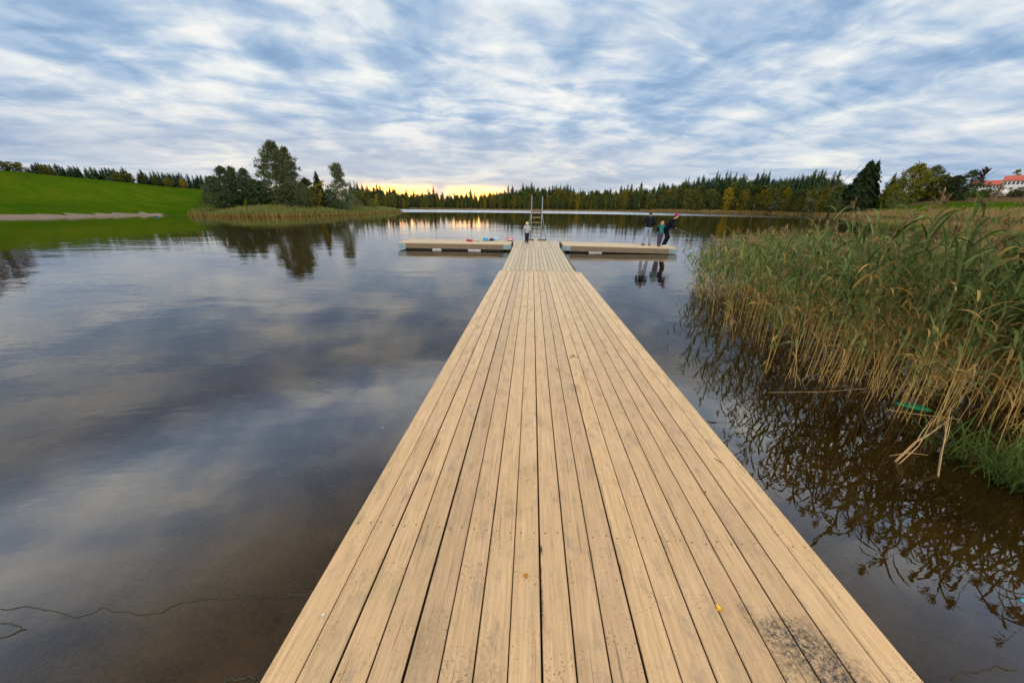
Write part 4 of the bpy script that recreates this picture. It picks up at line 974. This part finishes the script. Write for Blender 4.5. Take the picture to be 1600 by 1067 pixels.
# ------------------------------------------------------------------ people
SK = {n: simple_mat(n, c, r_, v, 14, spec=.08) for n, c, r_, v in [('skin', (.50, .29, .21), .55, .08), ('charcoal_cloth', (.009, .011, .016), .85, .25), ('grey_trousers', (.22, .26, .33), .85, .12), ('dark_shoes', (.05, .045, .05), .7, .2), ('brown_hair', (.09, .045, .022), .7, .3),
      ('teal_cloth', (.01, .12, .125), .8, .2), ('green_shirt', (.05, .22, .09), .8, .2), ('purple_trousers', (.06, .05, .09), .85, .2), ('sandy_hair', (.42, .28, .14), .7, .25), ('navy_cloth', (.004, .006, .012), .85, .25), ('crimson_wool', (.33, .02, .07), .9, .25),
      ('pale_shoes', (.55, .53, .52), .6, .1), ('light_grey_top', (.33, .32, .36), .85, .25), ('black_trousers', (.016, .018, .026), .85, .2), ('blue_shoes', (.08, .25, .42), .6, .15), ('blond_hair', (.66, .50, .24), .7, .2), ('eye_dark', (.02, .015, .012), .3, .1), ('lips', (.36, .13, .11), .5, .1), ('grey_sleeve', (.10, .10, .10), .85, .2)]}
def blob(name, prims, mat, parent, voxel=.012, smooth=2):
    """one continuous surface grown over tapered limbs"""
    q = MB()
    for e in prims:
        if len(e) == 4: q.capsule(*e)
        else: q.sphere(e[0], *e[1], nu=16, nv=12, rot=e[2])
    o = q.build(name, SK[mat], parent, True)
    md = o.modifiers.new('remesh', 'REMESH'); md.mode = 'VOXEL'; md.voxel_size = voxel; md.use_smooth_shade = True
    sm = o.modifiers.new('smooth', 'SMOOTH'); sm.factor = .5; sm.iterations = smooth
    bpy.context.view_layer.update(); dg = bpy.context.evaluated_depsgraph_get()
    me = bpy.data.meshes.new_from_object(o.evaluated_get(dg)); o.modifiers.clear(); old = o.data; o.data = me; bpy.data.meshes.remove(old)
    if not me.materials: me.materials.append(SK[mat])
    return o
V3 = Vector
def person(name, loc, rz, H, J, cl, label, voxel=.010):
    """J: joints in a 1.8 m frame facing -Y; cl: clothing"""
    root = tag(empty(name, loc, rz), label, 'person'); root.scale = (H / 1.8,) * 3
    j = {k: V3(v) for k, v in J.items()}; fat = cl.get('fat', 1.0); hs = cl.get('head', 1.0)
    ch, hd = j['chest'], j['head']; nk = j['neck']
    yaw = cl.get('yaw', 0.0); hrot = Matrix.Rotation(yaw, 3, 'Z')
    def hp(x, y, z): return hd + hrot @ V3((x, y, z)) * hs
    body = [(j['pelvis'], .13, j['waist'], .125), (j['waist'], .125, ch, .135), (ch, .11, nk, .055), (nk, .055, hd + V3((0, 0, -.06)), .05),
            (hd, (.077 * hs, .092 * hs, .112 * hs), hrot), (hp(0, -.03, -.07), (.05 * hs, .055 * hs, .045 * hs), hrot), (hp(0, -.095, -.012), (.014 * hs, .02 * hs, .026 * hs), hrot),
            (hp(.078, .005, -.01), (.012 * hs, .022 * hs, .032 * hs), hrot), (hp(-.078, .005, -.01), (.012 * hs, .022 * hs, .032 * hs), hrot)]
    for s in 'LR':
        sh, el, wr, hi, kn, an = (j[k + s] for k in ('sh', 'el', 'wr', 'hip', 'kn', 'an'))
        body += [(ch, .09, sh, .062), (sh, .056, el, .042), (el, .042, wr, .030), (j['pelvis'], .11, hi, .095), (hi, .09, kn, .058), (kn, .056, an, .04), (an, .04, an + V3(j['toe' + s] - an) * .8, .035)]
        fdir = (j['hd' + s] - wr).normalized(); side = fdir.cross(V3((0, 0, 1)));
        side = side.normalized() if side.length > .1 else V3((1, 0, 0)); nrm = side.cross(fdir)
        palm = wr + fdir * .055; body += [(wr, .026, palm, .034), (palm + side * .02, .022, palm - side * .02, .022)]
        for q_, ln in zip((-.030, -.010, .010, .030), (.055, .068, .064, .046)):
            a_ = palm + fdir * .03 + side * q_; b_ = a_ + fdir * ln * .6; c_ = b_ + (fdir * .35 - nrm * .8).normalized() * ln * .55
            body += [(a_, .0095, b_, .009), (b_, .009, c_, .0078)]
        t0 = wr + fdir * .03 + side * .03; t1 = t0 + (side * .8 + fdir * .5).normalized() * .035; body += [(t0, .012, t1, .010), (t1, .010, t1 + (fdir * .8 - nrm * .5).normalized() * .03, .008)]
    blob('body', body, 'skin', root, .0085, 2)
    f = fat
    tr = [(j['pelvis'] + V3((0, 0, .06)), .150 * f, j['pelvis'], .155 * f)]
    for s in 'LR':
        hi, kn, an = (j[k + s] for k in ('hip', 'kn', 'an'))
        tr += [(j['pelvis'], .13 * f, hi, .112 * f), (hi, .112 * f, kn, .083 * f), (kn, .083 * f, an + V3((0, 0, .01)), .066 * f)]
    blob('trousers', tr, cl['trousers'], root, voxel)
    jk = [(j['pelvis'] + V3((0, 0, .04)), .160 * f, j['waist'], .158 * f), (j['waist'], .158 * f, ch, .165 * f), (ch, .14 * f, nk + V3((0, 0, -.035)), .078)]
    sl = []
    for s in 'LR':
        sh, el, wr = (j[k + s] for k in ('sh', 'el', 'wr'))
        jk += [(ch, .11 * f, sh, .085 * f), (ch + V3((0, 0, -.1)), .12 * f, sh + V3((0, 0, -.06)), .07 * f)]
        tgt = sl if 'sleeve' in cl else jk
        tgt += [(sh, .083 * f, el, .064 * f), (el, .064 * f, wr, .046 * f)]
    blob('jacket', jk, cl['top'], root, voxel)
    if sl: blob('sleeves', sl, cl['sleeve'], root, voxel).name = 'sleeve'
    if 'shirt' in cl: blob('shirt', [(j['waist'] + V3((0, -.10, -.05)), .075, ch + V3((0, -.085, .03)), .078)], cl['shirt'], root, voxel)
    for s in 'LR':
        an, toe = j['an' + s], j['toe' + s]; dr = (toe - an); dr.z = 0; dr.normalize()
        blob('shoe', [(V3((an.x, an.y, .05)) - dr * .04, .05, V3((an.x, an.y, .045)) + dr * .05, .05), (V3((an.x, an.y, .045)) + dr * .05, .05, V3((an.x, an.y, .036)) + dr * .17, .04), (an, .05, V3((an.x, an.y, .05)), .05)], cl['shoes'], root, voxel)
    hr = [(hp(0, .012, .028), (.086 * hs, .098 * hs, .098 * hs), hrot), (hp(0, .05, -.02), (.078 * hs, .06 * hs, .075 * hs), hrot)]
    if cl.get('cap'):
        blob('hair', [hr[1]], cl['hair'], root, voxel)
        blob('cap', [(hp(0, .012, .045), (.094 * hs, .106 * hs, .088 * hs), hrot), (hp(0, .012, .02), (.096 * hs, .108 * hs, .03 * hs), hrot), (hp(0, .02, .135), (.022, .022, .02), hrot)], cl['cap'], root, voxel)
    else: blob('hair', hr + [(hp(.03, -.05, .07), (.05 * hs, .035 * hs, .03 * hs), hrot), (hp(-.03, -.05, .07), (.05 * hs, .035 * hs, .03 * hs), hrot)], cl['hair'], root, voxel)
    for sx in (-.03, .03):
        q = MB(); q.sphere(hp(sx, -.084, .012), .011 * hs, .008 * hs, .009 * hs); q.build('eye', SK['eye_dark'], root, True)
    q = MB(); q.sphere(hp(0, -.088, -.062), .024 * hs, .01 * hs, .008 * hs); q.build('mouth', SK['lips'], root, True)
    return root
STAND = dict(pelvis=(0, 0, .95), waist=(0, 0, 1.10), chest=(0, 0, 1.35), neck=(0, .005, 1.52), head=(0, -.01, 1.68),
             shL=(.19, 0, 1.45), shR=(-.19, 0, 1.45), hipL=(.10, 0, .90), hipR=(-.10, 0, .90), knL=(.14, -.01, .50), knR=(-.14, -.01, .50), anL=(.17, .02, .09), anR=(-.17, .02, .09), toeL=(.21, -.18, .03), toeR=(-.21, -.18, .03),
             elL=(.30, .03, 1.17), elR=(-.30, .03, 1.17), wrL=(.22, -.20, 1.08), wrR=(-.22, -.20, 1.08), hdL=(.15, -.28, 1.10), hdR=(-.15, -.28, 1.10))
man = person('person', (6.47, 20.15, plat_z(6.47) + .002), math.pi, 1.80, STAND, dict(top='charcoal_cloth', trousers='grey_trousers', shoes='dark_shoes', hair='brown_hair', fat=1.05), 'adult seen from behind in dark jacket and light grey trousers on the right pontoon')
KID = dict(STAND); KID.update(knL=(.10, -.02, .47), knR=(-.08, -.03, .47), anL=(.06, .02, .08), anR=(-.06, .0, .08), toeL=(.12, -.18, .03), toeR=(-.10, -.20, .03), elR=(-.27, .0, 1.16), wrR=(-.14, -.22, 1.20), hdR=(-.06, -.27, 1.22), elL=(.29, .04, 1.16), wrL=(.28, -.04, .93), hdL=(.27, -.08, .84), head=(.02, -.02, 1.66), pelvis=(.01, 0, .90), hipL=(.09, 0, .86), hipR=(-.09, 0, .86))
person('person', (7.03, 19.78, plat_z(7.03) + .002), -.15, 1.30, KID, dict(top='teal_cloth', sleeve='navy_cloth', shirt='green_shirt', trousers='purple_trousers', shoes='dark_shoes', hair='sandy_hair', fat=1.08, head=1.35, yaw=.25), 'child in a teal and navy jacket facing the viewer on the right pontoon')
LEAN = dict(pelvis=(.02, .10, .93), waist=(.01, .04, 1.08), chest=(0, -.10, 1.31), neck=(0, -.20, 1.47), head=(0, -.27, 1.62), shL=(.18, -.12, 1.40), shR=(-.18, -.14, 1.40), hipL=(.09, .10, .89), hipR=(-.09, .10, .89), knL=(.10, -.06, .50), knR=(-.11, .06, .49),
            anL=(.11, .06, .09), anR=(-.12, .20, .10), toeL=(.14, -.15, .03), toeR=(-.14, .0, .03), elL=(.25, -.06, 1.12), elR=(-.25, -.10, 1.12), wrL=(.10, -.28, 1.02), wrR=(-.12, -.27, 1.03), hdL=(.02, -.34, .99), hdR=(-.04, -.34, 1.0))
pl = (7.42, 19.72, plat_z(7.42) + .002)
person('person', pl, math.pi / 2 - .25, 1.76, LEAN, dict(top='navy_cloth', trousers='navy_cloth', shoes='pale_shoes', hair='brown_hair', cap='crimson_wool', fat=.95), 'person in dark clothes and crimson cap bending forward with a fishing rod')
KID2 = dict(STAND); KID2.update(KID); KID2.update(elR=(-.29, -.02, 1.20), wrR=(-.20, -.20, 1.28), hdR=(-.17, -.28, 1.32), elL=(.27, -.02, 1.15), wrL=(.12, -.20, 1.12), hdL=(.04, -.25, 1.12), head=(0, -.02, 1.66), anL=(.09, .02, .08), anR=(-.09, .0, .08), toeL=(.17, -.16, .03), toeR=(-.10, -.20, .03))
person('person', (-.27, 20.05, .36), .1, 1.13, KID2, dict(top='light_grey_top', trousers='black_trousers', shoes='blue_shoes', hair='blond_hair', fat=1.1, head=1.45, yaw=.2), 'small blond child in light grey top and black trousers by the ladder')
# fishing rod held by the bending person
hx = Vector((7.42, 19.72, 0)); rzm = Matrix.Rotation(math.pi / 2 - .25, 3, 'Z')
hand = hx + rzm @ V3((-.01, -.35, 0)) * (1.76 / 1.8) + V3((0, 0, plat_z(7.42) + .97)); tip = hand + V3((1.5, -.35, -.55))
rod = tag(empty('fishing_rod', hand), 'thin fishing rod held low over the water by the person in the crimson cap', 'fishing rod')
q = MB(); q.tube([V3((-.18, .04, .07)), V3((.12, -.03, -.045))], .014, 8); q.build('handle', M['rubber'], rod, True)
q = MB(); q.tube([V3((.12, -.03, -.045)), (tip - hand) * .6, tip - hand + V3((0, 0, -.06))], [.008, .005, .002], 6); q.build('blank', M['steel'], rod, True)
q = MB(); q.tube([V3((.02, -.03, -.06)), V3((.02, -.06, -.06))], .03, 10); q.build('reel', M['float'], rod, True)

# ------------------------------------------------------------------ beach bin
p = at_z(241, 331, .35); p = at_d(241, 331, 86); g0 = gz(p.x, p.y)
bn = tag(empty('litter_bin', (p.x, p.y, g0)), 'small dark green litter bin on the grass behind the beach', 'bin')
M['bingreen'] = simple_mat('bin_green', (.015, .05, .045), .5, .2)
q = MB(); q.tube([(0, 0, .12), (0, 0, .95)], [.24, .30], 12); q.build('body', M['bingreen'], bn); q = MB(); q.tube([(0, 0, .955), (0, 0, 1.0), (0, 0, 1.1)], [.33, .32, .08], 12); q.build('lid', M['bingreen'], bn)
q = MB(); q.tube([(.0, .36, -.1), (0, .36, 1.15)], .04, 8); q.build('post', M['steel'], bn)

# ------------------------------------------------------------------ buildings on the right hill
M['whitewall'] = simple_mat('white_render', (.62, .57, .50), .9, .08, 1.5); M['redroof'] = simple_mat('red_roof_tiles', (.42, .085, .05), .8, .25, 3); M['glass'] = simple_mat('dark_window_glass', (.02, .025, .03), .08, .2)
M['whitetrim'] = simple_mat('white_trim', (.75, .75, .74), .6, .05)
def building(px0, px1, dist, y_eave, y_ridge, y_mid, y_base, label, nwin, depth=9):
    a = at_d(px0, y_base, dist); c = at_d(px1, y_base, dist); u = Vector((c.x - a.x, c.y - a.y, 0)); W = u.length; u.normalize(); nv = Vector((-u.y, u.x, 0))
    pm = (px0 + px1) / 2
    z0 = gz(a.x, a.y) - .5; zb = at_d(pm, y_base, dist).z; zm = at_d(pm, y_mid, dist).z; ze = at_d(pm, y_eave, dist).z; zr = at_d(pm, y_ridge, dist + depth * .5).z
    root = tag(empty('terraced_building', (a.x, a.y, 0), math.atan2(u.y, u.x)), label, 'building')
    q = MB(); q.box(0, W, 0, depth, min(z0, zb - 2), ze); q.build('wall', M['whitewall'], root)
    ov = .5; q = MB(); vs = [(-ov, -ov, ze + .003), (W + ov, -ov, ze + .003), (W + ov, depth / 2, zr), (-ov, depth / 2, zr), (W + ov, depth + ov, ze + .003), (-ov, depth + ov, ze + .003)]
    vs2 = [(x, y, z + .18) for x, y, z in vs]
    q.add(vs + vs2, [(6, 7, 8, 9), (9, 8, 10, 11), (1, 0, 3, 2), (2, 3, 5, 4), (0, 1, 7, 6), (4, 5, 11, 10), (0, 6, 9, 3), (3, 9, 11, 5), (1, 2, 8, 7), (2, 4, 10, 8)]); q.build('roof', M['redroof'], root)
    q = MB(); q.box(-.05, W + .05, -.25, -.004, zm - .25, zm + .15); q.build('balcony_band', M['whitetrim'], root)
    hw = ze - zm
    for i in range(nwin):
        ww = W / nwin; x0 = i * ww + ww * .10; x1 = (i + 1) * ww - ww * .10
        q = MB(); t = .09; z_0, z_1 = zm + hw * .30, ze - hw * .14
        q.box(x0, x1, -.08, -.003, z_0 - t, z_0); q.box(x0, x1, -.08, -.003, z_1, z_1 + t); q.box(x0, x0 + t, -.08, -.003, z_0, z_1); q.box(x1 - t, x1, -.08, -.003, z_0, z_1)
        f_ = q.build('window_frame', M['whitetrim'], root); q = MB(); q.box(x0 + t, x1 - t, -.04, -.005, z_0, z_1); q.build('pane', M['glass'], f_)
        if i % 2 == 0:
            q = MB(); zz0 = zb + (zm - zb) * .2; zz1 = zm - .6
            if zz1 > zz0 + .4: q.box(x0, x1, -.06, -.006, zz0, zz1); q.build('window', M['glass'], root)
    return root
building(1511, 1562, 288, 289.5, 283, 296.5, 301, 'lower white terraced building with orange red roof and a row of windows', 10)
building(1562, 1660, 274, 282, 274, 290.5, 297, 'upper white terraced building with dark red roof at the edge of view', 14, 11)
# white tarpaulin tent and hedge below the buildings
p = at_d(1561, 302, 268); q = MB(); g0 = gz(p.x, p.y); hh = (at_d(1561, 295, 268).z - g0) * .9
q.add([(-2.6, -1.6, 0), (2.6, -1.6, 0), (2.6, 1.6, 0), (-2.6, 1.6, 0), (-1.4, 0, hh), (1.4, 0, hh), (-2.3, -1.2, hh * .55), (2.3, -1.2, hh * .55), (2.3, 1.2, hh * .55), (-2.3, 1.2, hh * .55)],
      [(0, 1, 7, 6), (1, 2, 8, 7), (2, 3, 9, 8), (3, 0, 6, 9), (6, 7, 5, 4), (8, 9, 4, 5), (7, 8, 5), (9, 6, 4)])
o = q.build('white_tent', M['whitewall']); o.location = (p.x, p.y, g0); o.rotation_euler.z = -.8; tag(o, 'small white tent shaped cover between the two white buildings', 'tent')
for i, (px, py, lab) in enumerate([(1533, 296, 'dark hedge bush under the lower white building'), (1552, 301, 'dark rounded bush left of the white tent'), (1576, 297, 'dark hedge bush right of the white tent'), (1590, 293, 'dark bush under the upper white building'), (1515, 301, 'dark bush at the left corner of the lower building')]):
    custom_tree('hedge_bush', px, py, 264, lab, 'bush', 1.0, 'hedge', seed=140 + i, clumps=60, leaves=18, lf=.05, cr=.14)

# ------------------------------------------------------------------ sky and sun
world = bpy.data.worlds.new("World"); scene.world = world; world.use_nodes = True
nt = world.node_tree; nt.nodes.clear(); k = NT(nt)
sd_ = ray(655, 305); SUN_AZ = math.atan2(sd_.x, sd_.y); SUN_EL = R(0.7)
sky = k.n('ShaderNodeTexSky', sky_type='NISHITA', sun_disc=False, sun_elevation=SUN_EL, sun_rotation=SUN_AZ)
geo = k.n('ShaderNodeTexCoord').outputs['Generated']
sp = k.n('ShaderNodeSeparateXYZ', i_0=geo); zz = k.math('MAXIMUM', sp.outputs[2], 0.0)
VA = SUN_AZ + R(4)
cs_, sn_ = math.cos(VA), math.sin(VA)
xr = k.math('SUBTRACT', k.math('MULTIPLY', sp.outputs[0], cs_), k.math('MULTIPLY', sp.outputs[1], sn_))
yr = k.math('ADD', k.math('MULTIPLY', sp.outputs[0], sn_), k.math('MULTIPLY', sp.outputs[1], cs_))
den = k.math('ADD', zz, 0.13)
u = k.math('DIVIDE', xr, den); v = k.math('DIVIDE', yr, den)
P2 = k.n('ShaderNodeCombineXYZ', i_0=u, i_1=v, i_2=0.0).outputs[0]
warp = k.n('ShaderNodeVectorMath', operation='SUBTRACT', i_0=k.noise(P2, 0.9, 2, .5, 0, 'Color'), i_1=(.5, .5, .5)).outputs[0]
ws = k.n('ShaderNodeVectorMath', operation='SCALE', i_0=warp); ws.inputs['Scale'].default_value = 0.30
PW = k.n('ShaderNodeVectorMath', operation='ADD', i_0=P2, i_1=ws.outputs[0]).outputs[0]
big = k.noise(k.scale(PW, (.62, .36, 1), (3.1, 1.7, 0)), 1.0, 3, .5)
mid = k.noise(k.scale(PW, (2.0, 1.25, 1), (7.7, 2.2, 0)), 1.0, 5, .55, .3)
rol = k.noise(k.scale(PW, (2.4, 4.6, 1), (1.2, 9.1, 0)), 1.0, 4, .55, .5)
dens = k.math('ADD', k.math('ADD', k.math('MULTIPLY', big, .45), k.math('MULTIPLY', mid, .75)), k.math('MULTIPLY', rol, .56))
S = 10.0
def c10(c): return tuple(x * S for x in c)
cov = k.mapr(k.math('ADD', dens, k.math('MULTIPLY', k.math('SUBTRACT', k.noise(k.scale(PW, (4.2, 4.2, 1)), 1.0, 4, .6), .5), .20)), 0.65, 1.02)
cloudc = k.ramp(cov, [(0.0, (.29, .44, .66)), (.28, (.37, .495, .675)), (.50, (.51, .60, .73)), (.72, (.73, .76, .80)), (1.0, (.98, .93, .88))])
cl10 = k.n('ShaderNodeVectorMath', operation='SCALE', i_0=cloudc); cl10.inputs['Scale'].default_value = S
base = k.mix(k.mapr(cov, .0, .35, .85, 1.0), sky.outputs[0], cl10.outputs[0])
# lower sky: flatter grey blue with paler streaks
low = k.mapr(zz, .03, .22, 1, 0, True)
strk = k.noise(k.scale(PW, (.8, .9, 1), (4.4, 0, 0)), 1.2, 4, .6, .6)
lowc = k.ramp(k.mapr(strk, .36, .64), [(0, (.26, .37, .55)), (.45, (.40, .49, .64)), (.8, (.67, .69, .73)), (1, (.97, .89, .80))])
lo10 = k.n('ShaderNodeVectorMath', operation='SCALE', i_0=lowc); lo10.inputs['Scale'].default_value = S
base = k.mix(k.math('MULTIPLY', low, .78), base, lo10.outputs[0])
# sunset glow at the horizon
sdir = Vector((math.sin(SUN_AZ), math.cos(SUN_AZ), 0)); sdot = k.n('ShaderNodeVectorMath', operation='DOT_PRODUCT', i_0=geo, i_1=tuple(sdir)).outputs['Value']
azg = k.mapr(sdot, math.cos(R(26)), math.cos(R(2)), 0, 1, True)
elg = k.mapr(zz, .030, .075, 1, 0, True)
s1 = ray(622, 300); s2 = ray(746, 300)
def lobe(v_, deg):
    d_ = k.n('ShaderNodeVectorMath', operation='DOT_PRODUCT', i_0=geo, i_1=tuple(Vector((v_.x, v_.y, 0)).normalized())).outputs['Value']
    return k.mapr(d_, math.cos(R(deg)), math.cos(R(deg * .15)), 0, 1, True)
core = k.math('MULTIPLY', k.math('MAXIMUM', lobe(s1, 7.0), k.math('MULTIPLY', lobe(s2, 6.5), .9)), k.mapr(k.math('ADD', zz, k.math('MULTIPLY', k.math('SUBTRACT', strk, .5), .06)), .037, .061, 1, 0, True))
core = k.math('POWER', core, 1.4)
glow = k.math('MULTIPLY', k.math('MULTIPLY', azg, elg), k.mapr(strk, .35, .6, .6, 1.15))
base = k.mix(k.math('MINIMUM', k.math('MULTIPLY', glow, .45), 1.0), base, c10((1.5, 1.0, .48)) + (1,))
base = k.mix(core, base, c10((8.5, 3.5, .38)) + (1,))
wide = k.math('MULTIPLY', k.mapr(sdot, math.cos(R(50)), math.cos(R(4)), 0, 1, True), k.mapr(zz, .04, .24, 1, 0, True))
base = k.mix(k.math('MULTIPLY', wide, .35), base, c10((.95, .80, .66)) + (1,))
# added fill: unseen sky made brighter higher up and behind the viewer
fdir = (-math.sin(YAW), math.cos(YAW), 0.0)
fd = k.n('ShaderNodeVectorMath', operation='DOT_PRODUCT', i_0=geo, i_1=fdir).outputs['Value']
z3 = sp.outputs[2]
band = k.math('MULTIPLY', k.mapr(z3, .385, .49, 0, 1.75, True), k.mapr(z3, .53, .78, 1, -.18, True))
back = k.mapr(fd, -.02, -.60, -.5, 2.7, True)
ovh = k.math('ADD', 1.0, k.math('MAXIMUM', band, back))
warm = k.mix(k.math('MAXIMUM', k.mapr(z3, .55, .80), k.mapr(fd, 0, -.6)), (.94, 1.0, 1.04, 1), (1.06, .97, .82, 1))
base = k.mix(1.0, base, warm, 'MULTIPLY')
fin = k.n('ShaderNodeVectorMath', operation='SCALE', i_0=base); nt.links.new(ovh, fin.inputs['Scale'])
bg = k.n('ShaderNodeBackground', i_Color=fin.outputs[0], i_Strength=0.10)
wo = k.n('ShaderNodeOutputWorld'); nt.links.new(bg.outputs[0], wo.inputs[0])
sl = bpy.data.lights.new('sun', 'SUN'); sl.energy = 2.0; sl.angle = R(1.0); sl.color = (1.0, .72, .38)
so = bpy.data.objects.new('sun', sl); COL.objects.link(so)
sv = Vector((math.sin(SUN_AZ) * math.cos(SUN_EL), math.cos(SUN_AZ) * math.cos(SUN_EL), math.sin(SUN_EL)))
so.rotation_euler = sv.to_track_quat('Z', 'Y').to_euler()
scene.view_settings.view_transform = 'Standard'; scene.view_settings.look = 'None'; scene.view_settings.exposure = 0.0; scene.view_settings.gamma = 1.0
scene.render.engine = 'CYCLES'
scene.cycles.max_bounces = 6; scene.cycles.transparent_max_bounces = 12
scene.cycles.use_denoising = True
